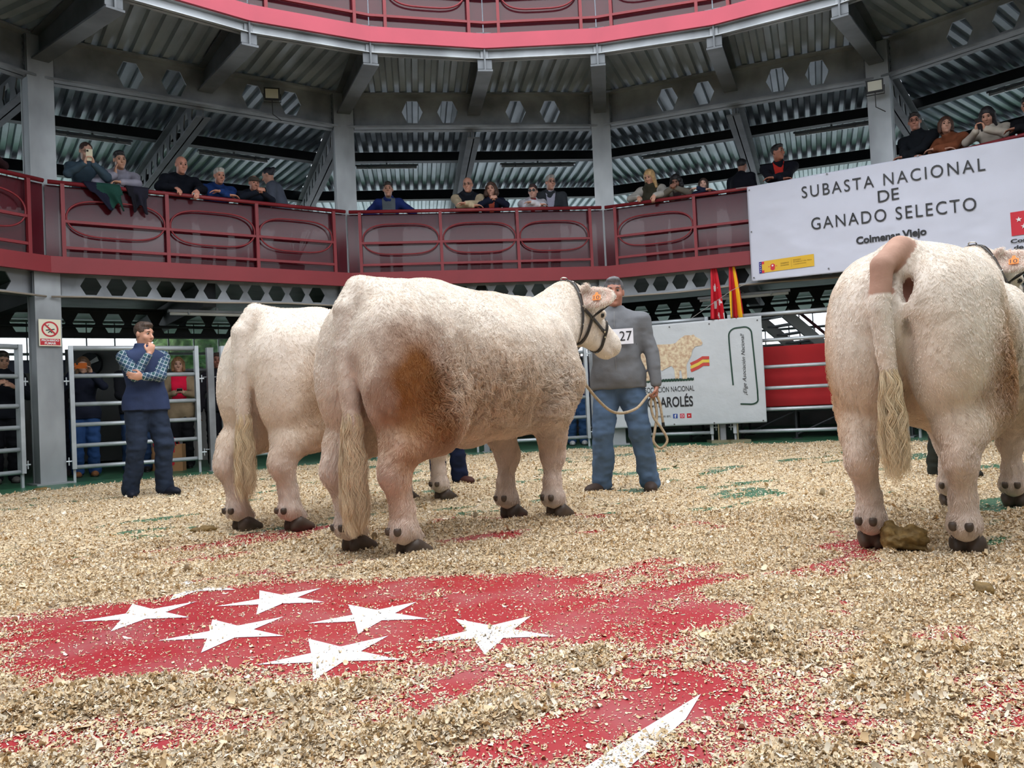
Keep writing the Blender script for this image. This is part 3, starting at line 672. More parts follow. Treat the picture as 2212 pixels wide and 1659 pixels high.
mb.build('white_stars', WHP, bo)
mb = MB()
put_text(mb, 'GOBIERNO', .44, .56, 2.565, 2.585, P_); put_text(mb, 'DE ESPAÑA', .44, .56, 2.535, 2.555, P_)
put_text(mb, 'MINISTERIO', .62, .73, 2.59, 2.607, P_); put_text(mb, 'DE AGRICULTURA, PESCA', .62, .88, 2.56, 2.578, P_); put_text(mb, 'Y ALIMENTACIÓN', .62, .80, 2.53, 2.548, P_)
rect(mb, .595, .597, 2.50, 2.62, P_, 1); mb.build('small_print', mat('brown_print', lin((110, 85, 20)), .6), bo)
mb = MB()
for a, b in [(.04, 3.72), (.04, 3.1), (.04, 2.42), (1.15, 3.73), (2.3, 3.73), (3.4, 3.74), (1.1, 2.41), (2.2, 2.41)]: put_poly(mb, disc(a, b, .012, 10), P_)
mb.build('eyelet', EYE, bo)
mb = MB(); q = pl(.0, 3.77, .02); mb.tube([q, q + np.array([-.12, .12, .02])], .006, 5); q = pl(.02, 2.38, .01); mb.tube([q, q + np.array([-.30, .06, -.12]), q + np.array([-.85, .45, -.48])], .004, 5); mb.build('tie_cord', mat('grey_cord', (.35, .35, .35), .7), bo)

VIN = mat('grey_white_banner_vinyl', lin((200, 204, 208)), .42, 0, .03, 3, 1.0, 5)
c0 = on_bay(2, -.05, 0, -.11); c1 = on_bay(2, 2.31, 0, -.11)
co, cp = banner('banner', c0[:2], c1[:2], .265, 1.845, 2.36, 'grey-white banner of the cattle association tied along the ring fence', 'banner', .010, .008)
co.data.materials.append(VIN)
Q = unslant(cp, .008); Q2 = unslant(cp, .008, .0035)
mb = MB()
mb = MB(); put_text(mb, 'ASOCIACIÓN NACIONAL', .52, 1.33, .80, .905, Q, space=1.0); mb.build('lettering', INK, co)
mb = MB(); put_text(mb, 'CHAROLÉS', .60, 1.30, .565, .765, Q, bold=.02); mb.build('lettering', INK, co)
mb = MB(); put_text(mb, 'Síguenos en:', .68, .95, .40, .455, Q); mb.build('lettering', INK, co)
mb = MB(); cowp = [(.52, 1.02), (.545, 1.20), (.52, 1.35), (.53, 1.47), (.58, 1.53), (.70, 1.545), (1.0, 1.535), (1.08, 1.545), (1.15, 1.61), (1.23, 1.655), (1.33, 1.65), (1.36, 1.66), (1.39, 1.62), (1.46, 1.58), (1.49, 1.52), (1.47, 1.485), (1.38, 1.475), (1.33, 1.42), (1.31, 1.34), (1.26, 1.26), (1.23, 1.20), (1.23, .99), (1.16, .99), (1.145, 1.12), (1.12, 1.12), (1.11, .99), (1.05, .99), (1.04, 1.15), (1.0, 1.20), (.90, 1.16), (.85, 1.13), (.80, 1.19), (.70, 1.23), (.67, 1.15), (.655, .99), (.59, .985), (.59, 1.12), (.57, 1.0)]
put_poly(mb, cowp, Q); mb.build('printed_bull', mat('bull_print', lin((196, 160, 130)), .5, 0, 0, 22, col2=lin((232, 216, 184))), co)
mb = MB(); xs = np.linspace(.50, 1.33, 60)
for k in range(59): put_poly(mb, [(xs[k], .955 + .006 * (k % 3)), (xs[k + 1], .955 + .006 * ((k + 1) % 3)), (xs[k + 1], .995 + .012 * (k * 7 % 3 / 2)), (xs[k], .995 + .012 * (k * 5 % 3 / 2))], Q)
# painted bracket frame
def stroke(mb, pts, w, place):
    for k in range(len(pts) - 1):
        p, q = np.array(pts[k]), np.array(pts[k + 1]); d = q - p; d /= np.linalg.norm(d); m = np.array([-d[1], d[0]]) * w / 2; put_poly(mb, [tuple(p - m - d * w * .2), tuple(q - m + d * w * .2), tuple(q + m + d * w * .2), tuple(p + m - d * w * .2)], place)
fr = [(1.905, .86), (1.89, 1.2), (1.88, 1.5)] + [(2.0 - .12 * math.cos(t), 1.60 + .11 * math.sin(t)) for t in np.linspace(0, PI / 2, 7)] + [(2.10, 1.715)] + [(2.11 + .10 * math.sin(t), 1.61 + .105 * math.cos(t)) for t in np.linspace(0, PI / 2, 7)] + [(2.23, 1.2), (2.25, .75)] + [(2.15 + .10 * math.cos(t), .62 - .06 * math.sin(t)) for t in np.linspace(0, PI / 2, 6)] + [(2.0, .57)]
stroke(mb, fr, .022, Q); mb.build('painted_frame', GRNK, co)
mb = MB(); put_text(mb, '¡Elige Asociación Nacional!', .70, 1.62, -2.115, -2.045, lambda a, b: Q(-b, a), shear=.35); mb.build('slogan', INK, co)
for nm, col_, off_ in (('red_stroke', (200, 70, 60), .05), ('yellow_stroke', (228, 200, 80), 0.), ('red_stroke', (200, 70, 60), -.05)):
    mb = MB(); stroke(mb, [(1.30, 1.16 + off_), (1.40, 1.20 + off_), (1.48, 1.245 + off_), (1.565, 1.24 + off_)], .045, sl(cp, .006) if False else Q); mb.build(nm, mat(nm, lin(col_), .5), co)
for k, c_ in enumerate(((45, 75, 150), (205, 75, 95), (190, 35, 40))):
    x = 1.02 + k * .105; mb = MB(); put_poly(mb, [(x - .035, .39), (x + .035, .39), (x + .035, .46), (x - .035, .46)], Q2); mb.build('icon', mat(f'icon_colour_{k}', lin(c_), .5), co)
mb = MB(); put_text(mb, 'f', 1.008, 1.036, .395, .452, Q, bold=.04); stroke(mb, [(1.125 + .018 * math.cos(t), .425 + .018 * math.sin(t)) for t in np.linspace(0, 2 * PI, 13)], .005, Q); put_poly(mb, [(1.22, .41), (1.22, .44), (1.245, .425)], Q)
mb.build('icon_mark', WHP, co)
mb = MB()
for a, b in [(.05, 1.80), (.5, 1.80), (1.0, 1.80), (1.6, 1.80), (2.3, 1.80), (2.31, .31), (1.6, .30), (1.0, .30), (.5, .3)]:
    put_poly(mb, disc(a, b, .012, 10), Q)
    if b > 1: p_ = Q(a, b); mb.tube([p_, p_ + np.array([0.02, .05, .06])], .005, 5)
mb.build('eyelet', EYE, co)
# ------------------------------------------------------------------ red cloth, stage frame behind the right fence
c0 = on_bay(2, 2.27, 0, .35); c1 = on_bay(2, 3.80, 0, .35)
ro, rp_ = banner('stage_cloth', c0[:2], c1[:2], .50, 1.42, 1.53, 'red cloth stretched along the stage behind the right fence', 'cloth', .012, .0)
ro.data.materials.append(mat('red_stage_cloth', lin((176, 28, 34)), .8, 0, .08, 3, .2, 5))
a3, e3, n3 = bay_frame(2, .45); mb = MB()
def S3(t, z, o=0.): p = a3 + e3 * t + n3 * o; return np.array((p[0], p[1], z))
mb.box((S3(2.7, .50) + S3(2.7, .50, 1.6)) / 2, (3.4, 1.6, .06), (e3[0], e3[1], 0))
st = tag(mb.build('stage', BLACK), 'low black stage deck on a scaffold frame behind the right fence', 'stage')
for t in (1.1, 1.9, 2.7, 3.5, 4.3):
    for o_ in (.05, 1.5):
        mb = MB(); mb.tube([S3(t, 0, o_), S3(t, .47, o_)], .022, 8); mb.box(S3(t, .006, o_), (.12, .12, .012)); mb.build('leg', DARK, st)
    if t < 4: mb = MB(); mb.tube([S3(t, .06, .05), S3(t + .8, .42, .05)], .016, 6); mb.tube([S3(t, .42, .05), S3(t + .8, .42, .05)], .016, 6); mb.build('brace', DARK, st)
# staircase to the gallery seen over the red cloth
mb = MB(); sA = np.array([4.9, 14.95]); sd = np.array([.96, .28]); sn = np.array([-.28, .96])
for k in range(14): mb.box((*(sA + sd * (.19 * k + .1)), 2.12 - .155 * k), (.24, .8, .03), (*sd, 0))
mb.cur = 1
for s_ in (-.42, .42): mb.bar((*(sA + sn * s_), 2.14), (*(sA + sd * 2.7 + sn * s_), .04), .04, .20)
mb.cur = 2
for s_ in (-.42, .42):
    mb.bar((*(sA + sd * .9 + sn * s_), 2.25), (*(sA + sd * 2.65 + sn * s_), .95), .03, .05)
    for k in range(6): q = sA + sd * (.9 + 1.7 * k / 5) + sn * s_; mb.tube([(*q, 1.45 - 1.3 * k / 5), (*q, 2.25 - 1.27 * k / 5)], .012, 5)
o = mb.build('staircase', mats=[GALV, WHITEP, RED]); tag(o, 'staircase with white stringers and red handrail climbing to the gallery behind the right fence', 'staircase')
# ------------------------------------------------------------------ flags
def flag(x, y, z_top, L, mats_, midf, label, seed):
    rt = empty('flag', (x, y, 0)); mb = MB(); mb.tube([(0, 0, 0.02), (0.02, 0, z_top)], .013, 8); mb.tube([(.02, 0, z_top), (.02, 0, z_top + .12)], [.012, .002], 8)
    mb.box((0, 0, .02), (.3, .3, .04)); mb.build('flagpole', mat('pole_metal', (.5, .45, .3), .3, .8), rt)
    nu, nv = 34, 30; vs = []
    for j in range(nv + 1):
        s_ = j / nv; wd = .05 + .13 * s_ ** .8
        for i in range(nu + 1):
            u = i / nu; ph = u * 2 * PI * 2.6 + seed
            vs.append((.02 + (u - .25) * wd * 1.25 + .012 * math.sin(ph * 1.7 + s_ * 3), .02 * s_ * math.cos(ph + s_ * 1.2) * 3 - .03, z_top - .03 - L * s_ - .04 * u * s_))
    fs = []; mi = []
    for j in range(nv):
        for i in range(nu):
            fs.append((j * (nu + 1) + i, j * (nu + 1) + i + 1, (j + 1) * (nu + 1) + i + 1, (j + 1) * (nu + 1) + i)); mi.append(midf(i / nu, j / nv))
    o = mesh_obj('cloth', vs, fs, parent=rt, smooth=True, mats=mats_, midx=mi); o.modifiers.new('t', 'SOLIDIFY').thickness = .002
    tag(rt, label, 'flag', 'flags behind the fence'); return rt
FR = mat('flag_red_cloth', lin((200, 20, 40)), .7); FY = mat('flag_yellow_cloth', lin((240, 185, 20)), .7); FW = mat('flag_white_cloth', (.75, .75, .75), .7)
p1 = on_bay(2, 1.60, 0, -.055); p2 = on_bay(2, 1.88, 0, -.055)
flag(p1[0], p1[1], 2.76, .86, [FR, FW], lambda u, v: 1 if any((u - a) ** 2 * 2.2 + (v - b) ** 2 * 5 < .016 + .008 * math.sin(9 * u + 7 * v) for a, b in ((.42, .42), (.35, .72), (.75, .66), (.55, .9), (.9, .9))) else 0, 'folded red flag with white stars on a pole behind the cattle banner', .3)
flag(p2[0], p2[1], 2.76, .86, [FR, FY], lambda u, v: 1 if .52 < u < .78 or (u < .10 and v > .5) else 0, 'folded red and yellow flag on a pole behind the cattle banner', 1.9)
# ------------------------------------------------------------------ lamps, conduit, signs
def tube_lamp(i, t0, t1, z, r, label, grp, m2=WHITEP):
    a, e, n = bay_frame(i, 0, r); ex = (e[0], e[1], 0); p, q = a + e * t0, a + e * t1; m = (p + q) / 2; L = t1 - t0
    rt = empty('tube_lamp', (m[0], m[1], z)); mb = MB(); mb.box((0, 0, .02), (L, .10, .035), ex); mb.box((0, 0, .055), (.03, .03, .05), ex); mb.build('housing', GALV, rt)
    mb = MB(); mb.tube([(-e[0] * L * .48, -e[1] * L * .48, -.012), (e[0] * L * .48, e[1] * L * .48, -.012)], .028, 10); mb.build('diffuser', m2, rt, True)
    for s_ in (-.3, .3): mb = MB(); mb.box((e[0] * L * s_, e[1] * L * s_, .005), (.02, .115, .07), ex); mb.build('clip', GALV, rt)
    tag(rt, label, 'lamp', grp)
tube_lamp(0, 1.1, 2.3, 5.412, 11.6, 'slim tube lamp above the two young people with coats over the rail', 'gallery tube lamps')
tube_lamp(0, 3.35, 4.6, 5.412, 11.6, 'slim tube lamp above the bald man in navy', 'gallery tube lamps')
tube_lamp(1, .7, 1.9, 5.412, 11.6, 'slim tube lamp above the woman in the blue jacket', 'gallery tube lamps')
tube_lamp(1, 3.5, 5.0, 5.412, 11.6, 'slim tube lamp above the woman in sunglasses', 'gallery tube lamps')
tube_lamp(2, .8, 1.95, 5.412, 11.6, 'slim tube lamp above the blonde woman', 'gallery tube lamps')
tube_lamp(2, 3.6, 4.9, 5.412, 11.6, 'slim tube lamp above the man in black with the red cloth', 'gallery tube lamps')
tube_lamp(3, 1.2, 2.55, 5.412, 11.6, 'slim tube lamp above the woman in the cream sweater', 'gallery tube lamps')
tube_lamp(0, 1.65, 3.0, 2.255, R + .55, 'long sealed tube lamp under the gallery above the man in the blue vest', 'sealed tube lamps')
tube_lamp(2, 1.45, 2.85, 2.255, R + .55, 'long sealed tube lamp under the gallery beside the flags', 'sealed tube lamps')
def flood(p, d, label):
    rt = empty('floodlight', p); d = np.array(d, float); d /= np.linalg.norm(d); s_ = np.cross((0, 0, 1), d); s_ /= np.linalg.norm(s_); u = np.cross(d, s_)
    mb = MB(); mb.box((0, 0, 0), (.22, .05, .17), s_, None if False else d, u); mb.build('body', BLACK, rt)
    mb = MB(); mb.box(d * .027, (.18, .006, .13), s_, d, u); mb.build('lens', mat('flood_lens', (.55, .53, .42), .2), rt)
    mb = MB(); mb.tube([s_ * .12, s_ * .12 - u * .10 - d * .08, -s_ * .12 - u * .10 - d * .08, -s_ * .12], .008, 5); mb.tube([-u * .08, -u * .28 - d * .03, -u * .36 + s_ * .12 - d * .06], .007, 5); mb.build('bracket', BLACK, rt)
    tag(rt, label, 'floodlight', 'square floodlights')
flood((-3.30, 11.60, 5.41), (.25, -1, -.15), 'small square floodlight on the upper beam of the left bay')
flood((5.25, 11.10, 4.92), (-.45, -1, -.1), 'small square floodlight on the column above the white banner')
for i, lb in ((-1, 'left edge bay'), (0, 'left bay'), (1, 'middle bay'), (2, 'right bay')):
    p, q = V(i, R - .04), V(i + 1, R - .04); u = (q - p) / np.linalg.norm(q - p); pts = [(*(p + (q - p) * k / 8), 2.345 + .012 * math.sin(k * 1.3 + i)) for k in range(9)]
    pts[0] = (*(p + u * .03), 2.345); pts[-1] = (*(q - u * .03), 2.345)
    mb = MB(); mb.tube(pts, .013, 8); o = mb.build('conduit', mat('tan_conduit', lin((150, 140, 128)), .5), smooth=True); tag(o, f'thin tan conduit clipped under the lower beam, {lb}', 'conduit', 'conduits')
# no smoking sign on the left column
v = V(0); nn = (v - [CX, CY]) / np.linalg.norm(v - [CX, CY]); te = np.array([nn[1], -nn[0]]) ; te = -te if te[0] < 0 else te
so = np.array([*(v - nn * .045), 1.89])
def SG(a, b, off=.004): return so + np.array([te[0] * a, te[1] * a, b]) - np.array([nn[0], nn[1], 0]) * off
mb = MB(); mb.box(so, (.255, .006, .335), (*te, 0)); sg = mb.build('sign', mat('sign_cream', lin((226, 222, 200)), .4)); tag(sg, 'cream no smoking sign PROHIBIDO FUMAR fixed on the left column', 'sign')
SR = mat('sign_red', lin((190, 32, 44)), .4)
mb = MB()
def annulus(mb, cx, cy, r0, r1, pl_, n=28):
    for k in range(n):
        a, b = 2 * PI * k / n, 2 * PI * (k + 1) / n
        mb.add([pl_(cx + r0 * math.cos(a), cy + r0 * math.sin(a)), pl_(cx + r1 * math.cos(a), cy + r1 * math.sin(a)), pl_(cx + r1 * math.cos(b), cy + r1 * math.sin(b)), pl_(cx + r0 * math.cos(b), cy + r0 * math.sin(b))], [(0, 1, 2, 3)])
annulus(mb, 0, .045, .078, .098, SG); stroke(mb, [(-.06, .105), (.06, -.015)], .018, lambda a, b: SG(a, b, .007)); put_poly(mb, [(-.115, -.155), (.115, -.155), (.115, -.075), (-.115, -.075)], SG); mb.build('prohibition_symbol', SR, sg)
mb = MB(); stroke(mb, [(-.045, .03), (.05, .045)], .014, SG); stroke(mb, [(-.01, .06), (-.03, .08), (-.01, .10)], .007, SG); stroke(mb, [(.02, .0), (0, .02), (-.02, .0)], .012, SG); mb.build('cigarette_symbol', INK, sg)
mb = MB(); put_text(mb, 'PROHIBIDO', -.10, .10, -.108, -.083, lambda a, b: SG(a, b, .007), bold=.03); put_text(mb, 'FUMAR', -.065, .065, -.147, -.118, lambda a, b: SG(a, b, .007), bold=.03); mb.build('sign_lettering', WHP, sg)
# ------------------------------------------------------------------ clutter outside the fence, left
def bag(x, y, rz, s_, label):
    rt = empty('paper_bag', (x, y, 0), rz); K = mat('kraft_paper', lin((172, 128, 88)), .8, 0, .08, 8)
    mb = MB(); mb.add([(-.17 * s_, -.09 * s_, 0), (.17 * s_, -.09 * s_, 0), (.17 * s_, .09 * s_, 0), (-.17 * s_, .09 * s_, 0), (-.165 * s_, -.08 * s_, .40 * s_), (.165 * s_, -.08 * s_, .40 * s_), (.17 * s_, .085 * s_, .40 * s_), (-.17 * s_, .085 * s_, .40 * s_), (-.172 * s_, 0, .2 * s_), (.172 * s_, 0, .2 * s_)],
           [(3, 2, 1, 0), (0, 1, 5, 4), (2, 3, 7, 6), (1, 9, 5), (1, 2, 9), (2, 6, 9), (6, 5, 9), (0, 4, 8), (3, 0, 8), (7, 3, 8), (4, 7, 8)]); mb.build('bag_body', K, rt)
    for yy in (-.08, .08):
        mb = MB(); mb.tube([(-.08 * s_, yy * s_, .38 * s_), (-.06 * s_, yy * s_, .47 * s_), (0, yy * s_, .50 * s_), (.06 * s_, yy * s_, .47 * s_), (.08 * s_, yy * s_, .38 * s_)], .006, 6); mb.build('bag_handle', REDP, rt, True)
    mb = MB(); F_ = lambda a, b: (a * s_, -.0915 * s_ + .025 * s_ * b, b * s_)
    put_poly(mb, [(-.02, .28), (.06, .28), (.06, .36), (-.02, .36)], lambda a, b: (a * s_, -.094 * s_ + .03 * s_ * b, b * s_)); put_poly(mb, disc(-.1, .3, .04), lambda a, b: (a * s_, -.094 * s_ + .03 * s_ * b, b * s_)); put_poly(mb, disc(.02, .12, .035), lambda a, b: (a * s_, -.094 * s_ + .03 * s_ * b, b * s_)); mb.build('printed_mark', REDP, rt)
    tag(rt, label, 'bag', 'paper bags')
bag(-4.92, 11.55, .1, .95, 'brown paper bag with red print and red handles standing behind the gate')
bag(-5.42, 11.85, -.2, .85, 'smaller brown paper bag half hidden by the legs of the man in the blue vest')
# exhaust fan disc and cabinets against the outer wall
rt = empty('extractor_fan', (-7.78, 14.95, 1.83)); mb = MB(); mb.box((0, 0.1, -.75), (1.0, .3, 2.1)); mb.build('fan_housing', mat('grey_cabinet', (.2, .2, .2), .6), rt)
mb = MB(); mb.tube([(0, -.06, 0), (0, -.14, 0)], .21, 32); mb.build('fan_drum', DARK, rt)
for k in range(3):
    th = .5 + k * 2 * PI / 3; mb = MB(); mb.prism([(.02, -.02), (.19, -.05), (.20, .04), (.03, .03)], (math.cos(th), 0, math.sin(th)), (-math.sin(th), 0, math.cos(th)), (0, -.17, 0), .012); mb.build('fan_blade', WHITEP, rt)
tag(rt, 'dark round extractor fan with three white blades on the wall behind the gate', 'fan')
mb = MB(); mb.box((-5.9, 14.3, .45), (1.7, .35, .9)); o = mb.build('display_board', mat('pale_board', (.45, .43, .42), .6)); tag(o, 'pale display board with a big red letter behind the gate', 'board')
mb = MB(); put_text(mb, 'U', -6.35, -5.95, .30, .78, lambda a, b: (a, 14.115, b), bold=.06); mb.build('red_letter', REDP, o)

# ------------------------------------------------------------------ cattle
def rotz(a): c, s = math.cos(a), math.sin(a); return np.array([[c, -s, 0], [s, c, 0], [0, 0, 1.]])
def roty(a): c, s = math.cos(a), math.sin(a); return np.array([[c, 0, s], [0, 1, 0], [-s, 0, c.real]])
HOOFM = mat('hoof_horn', (.075, .052, .038), .5, 0, .3, 12); EYEM = mat('dark_eye', (.01, .008, .006), .08)
LEATH = mat('dark_leather_strap', (.022, .017, .015), .42, 0, .2, 20, .2, 60); STUD = mat('nickel_stud', (.65, .62, .55), .25, 1.)
SKINC = attr_mat('cattle_coat', rough=.75, spec=.15, bump=.35, bscale=26)
HAIRM = attr_mat('cattle_hair', rough=.6, spec=.25)
def make_strands(name, P, Nn, Dn, Ln, curl, freq, lift, rad, colr, parent, seg=6, phase=None, gravity=0., clump=None):
    """hair strands as one curves object: roots P, normals Nn, comb direction Dn, length Ln"""
    n = len(P); sd = np.cross(Nn, Dn); sd /= np.maximum(np.linalg.norm(sd, axis=1, keepdims=True), 1e-6)
    ph = phase if phase is not None else rng.uniform(0, 2 * PI, n); t = np.linspace(0, 1, seg)
    s_ = t[None, :] * Ln[:, None]
    off = curl[:, None] * Ln[:, None] * (np.sin(ph[:, None] + freq[:, None] * t[None, :] * 2 * PI) - np.sin(ph)[:, None]) * .5
    lf = lift[:, None] * (np.sin(t * PI * .85)[None, :] * Ln[:, None]) + .0015
    X_ = P[:, None, :] + Dn[:, None, :] * s_[..., None] + sd[:, None, :] * off[..., None] + Nn[:, None, :] * lf[..., None]
    if clump is not None: X_ += clump[:, None, :] * (t ** 1.5)[None, :, None]
    X_[..., 2] -= gravity * (t ** 2)[None, :] * Ln[:, None]
    cv = bpy.data.hair_curves.new(name); cv.add_curves([seg] * n)
    cv.attributes['position'].data.foreach_set('vector', X_.astype(np.float32).ravel())
    ra = cv.attributes.get('radius') or cv.attributes.new('radius', 'FLOAT', 'POINT')
    ra.data.foreach_set('value', (rad * (1 - .75 * t)[None, :] * np.ones((n, 1))).astype(np.float32).ravel())
    ca = cv.attributes.new('col', 'FLOAT_COLOR', 'CURVE'); c4 = np.ones((n, 4), np.float32); c4[:, :3] = np.clip(colr, 0, 1); ca.data.foreach_set('color', c4.ravel())
    cv.materials.append(HAIRM); o = bpy.data.objects.new(name, cv); COL.objects.link(o); o.parent = parent; return o
CREAM = np.array(lin((233, 223, 211))); TANC = np.array(lin((206, 168, 126))); PINK = np.array(lin((224, 202, 190))); BRN = np.array(lin((146, 98, 54)))
def coat_colour(P, patches, pink=()):
    x, y, z = P[:, 0], P[:, 1], P[:, 2]; n1 = fbm(P, 3, 3, 31); n2 = fbm(P, 9, 2, 41)
    k = np.clip((1.22 - z) / .75, 0, 1) * .55 + (n1 - .5) * .9; k = np.clip(k, 0, 1) * np.clip((z - .28) / .2, 0, 1)
    c = CREAM[None] * (1 - k[:, None] * .62) + TANC[None] * k[:, None] * .62
    lg = np.clip((.62 - z) / .2, 0, 1) * .55; c = c * (1 - lg[:, None]) + PINK[None] * .92 * lg[:, None]
    for (cx, cy, cz, rx, ry, rz, col, st) in patches:
        d = np.sqrt(((x - cx) / rx) ** 2 + ((y - cy) / ry) ** 2 + ((z - cz) / rz) ** 2) + (n1 - .5) * 1.1 + (n2 - .5) * .7
        w = np.clip(1.25 - d, 0, 1) ** .8 * st * (.75 + .5 * n2); w = np.clip(w, 0, 1)[:, None]; c = c * (1 - w) + np.array(col)[None] * w
    dirt = np.clip((.2 - z) / .16, 0, 1) * .5 * n1; c = c * (1 - dirt[:, None]) + np.array([.16, .10, .06])[None] * dirt[:, None]
    return np.clip(c * (.93 + .14 * n2[:, None]), 0, 1)
def cow(label, x, y, heading, sc, feet, L, head, patches, h=.013, nh=52000, tail=None, halter=False, bare_tail=False, tr_=1., seed=0, switch=.62, hs=1.2, group='cream cattle in the ring', curls=1.):
    """feet: hind-left, hind-right, front-left, front-right (x,y); head: (poll xyz, yaw, pitch)"""
    HL, HR, FL, FRt = [np.array(f, float) for f in feet]; s = SDF((-.75, -.62, -.01), (2.75, .62, 1.85), h)
    # trunk
    s.ell((.62 * L / 1.3, 0, 1.02), (.86, .36, .41), .05); s.ell((.30, 0, 1.10), (.55, .335, .34), .08)
    s.ell((L - .12, 0, 1.0), (.40, .30, .41), .10); s.ell((L + .03, 0, .84), (.23, .20, .27), .10)
    s.ell((.10, .13, 1.12), (.36, .22, .305), .05); s.ell((.10, -.13, 1.12), (.36, .22, .305), .05)
    s.chain([(-.10, 0, 1.36), (.35, 0, 1.345), (.9, 0, 1.315), (L + .02, 0, 1.33)], [.085, .10, .10, .11], .12)
    s.ell((.58, 0, .70), (.46, .23, .15), .14); s.ell((.66, 0, .575), (.13, .07, .065), .08); s.ell((1.0, 0, .66), (.25, .16, .10), .10)
    for sg_, Hf in ((1, HL), (-1, HR)):
        # hind quarter: broad rounded thigh down to the gaskin
        s.ell((.02 + Hf[0] * .3, sg_ * .185, .98), (.27, .185, .40), .045, roty(.12)); s.ell((.16 + Hf[0] * .2, sg_ * .235, .80), (.20, .12, .26), .08)
        s.ell((-.06 + Hf[0] * .4, sg_ * .165, .90), (.17, .15, .30), .05)
        s.ell((.20, sg_ * .25, 1.20), (.13, .08, .10), .12)
        hk = np.array([Hf[0] - .10, Hf[1] * .98 + sg_ * .015, .435]); st = np.array([.17 + Hf[0] * .5, sg_ * .225, .70])
        s.cone(st - [.03, 0, .04], hk + [.05, 0, .13], .145, .105, .08); s.cone(hk + [.05, 0, .13], hk, .105, .074, .05, sy=(1, .82)); s.ell(hk + [-.03, 0, .02], (.06, .046, .08), .05)
        ft = np.array([Hf[0] - .05, Hf[1], .145]); s.cone(hk, ft + [0, 0, .10], .074, .062, .05, sy=(1, .74)); s.cone(ft + [0, 0, .10], ft, .062, .068, .03, sy=(1, .82))
        s.ell(ft, (.072, .062, .065), .03); s.cone(ft, np.array([Hf[0] + .02, Hf[1], .085]), .060, .052, .03, sy=(1, .95))
    for sg_, Hf in ((1, FL), (-1, FRt)):
        sh = np.array([L + .03, sg_ * .23, 1.02]); el = np.array([L * .5 + Hf[0] * .5 - .07, sg_ * .21, .72]); kn = np.array([Hf[0] * .75 + L * .25 + .01, Hf[1] * .9 + sg_ * .02, .415])
        s.ell(sh, (.18, .10, .30), .10, roty(-.2)); s.cone(sh - [0, 0, .1], el, .14, .115, .08); s.cone(el, kn, .125, .072, .06); s.ell(kn, (.070, .068, .08), .03)
        ft = np.array([Hf[0] - .02, Hf[1], .14]); s.cone(kn, ft + [0, 0, .1], .066, .053, .04, sy=(1, .85)); s.cone(ft + [0, 0, .1], ft, .053, .062, .03); s.ell(ft, (.066, .07, .06), .03); s.cone(ft, (Hf[0] + .045, Hf[1], .08), .052, .048, .03)
    # neck and head
    poll, yaw, pit = np.array(head[0], float), head[1], head[2]; Rh = rotz(yaw) @ roty(pit)
    def Hd(a, b, c): return poll + Rh @ (np.array([a, b, c]) * hs)
    s.cone((L + .0, 0, 1.10), Hd(-.02, 0, -.13), .255, .155, .12, sy=None); s.cone((L + .05, 0, 1.24), Hd(-.06, 0, -.06), .13, .10, .10)
    s.cone((L + .08, 0, .95), Hd(.02, 0, -.18), .15, .10, .12)
    RT = Rh.T.T
    def rell(a, r, k, extra=None, op='add'): s.ell(Hd(*a), tuple(q_ * hs for q_ in r), k, (Rh if extra is None else Rh @ extra), op)
    rell((.06, 0, -.08), (.15, .118, .12), .05); rell((-.02, 0, -.01), (.07, .085, .05), .04)
    s.cone(Hd(.10, 0, -.06), Hd(.40, 0, -.10), .105, .072, .05); s.cone(Hd(.05, 0, -.20), Hd(.37, 0, -.175), .085, .048, .06)
    rell((.12, .045, -.17), (.12, .05, .10), .05); rell((.12, -.045, -.17), (.12, .05, .10), .05)
    rell((.42, 0, -.13), (.085, .082, .075), .03); rell((.40, 0, -.195), (.06, .055, .03), .02)
    EARS = {}
    for q in (1, -1):
        rell((.17, q * .095, -.045), (.055, .03, .03), .025); rell((.185, q * .112, -.055), (.022, .014, .016), .006, op='sub')
        rell((.485, q * .038, -.12), (.022, .014, .012), .008, op='sub')
        s.cone(Hd(-.005, q * .085, -.01), Hd(-.03, q * .135, .015), .030, .022, .015)
        ed = np.array([.42, q * .86, .22]); ed /= np.linalg.norm(ed); en = np.cross(ed, (0, 0, 1.)); en /= np.linalg.norm(en); ea = np.stack([ed, en, np.cross(ed, en)], 1); eb = np.array([-.01, q * .085, -.055]); ec = eb + ed * .098
        rell(ec, (.122, .026, .072), .02, ea); s.cone(Hd(*eb), Hd(*(eb + ed * .05)), .04, .036, .02)
        side = 1. if (Rh @ en) @ np.array([-.83, -.57, 0]) > 0 else -1.
        rell(ec + en * side * .026 + ed * .005, (.100, .020, .046), .008, ea, op='sub'); EARS[q] = (Hd(*(ec + en * side * .012)), Rh @ ed, Rh @ en * side)
    # tail
    tl = tail or [(-.02, 0, 1.40), (-.20, .0, 1.42), (-.31, .0, 1.31), (-.33, .0, 1.12), (-.315, .0, .92), (-.30, 0, .72), (-.30, 0, .52)]
    tr = [q_ * tr_ for q_ in (.080, .074, .066, .058, .050, .040, .024)]; s.chain(tl[:2], tr[:2], .03); s.chain(tl[1:], tr[1:len(tl)], .010)
    s.ell((tl[2][0] + .08, tl[2][1] - .085, tl[2][2] - .11), (.040, .022, .055), .03, op='sub')
    s.cone((tl[2][0] + .055, tl[2][1] - .092, tl[2][2] - .08), (tl[4][0] + .055, tl[4][1] - .075, tl[4][2] - .12), .026, .020, .03, op='sub')
    # surface: coat tufts raised on the flanks
    v, f = s.mesh()
    for _ in range(2):
        a = np.zeros_like(v); n_ = np.zeros(len(v))
        for k in range(4): i, j = f[:, k], f[:, (k + 1) % 4]; np.add.at(a, i, v[j]); np.add.at(n_, i, 1)
        v = v * .5 + .5 * a / np.maximum(n_, 1)[:, None]
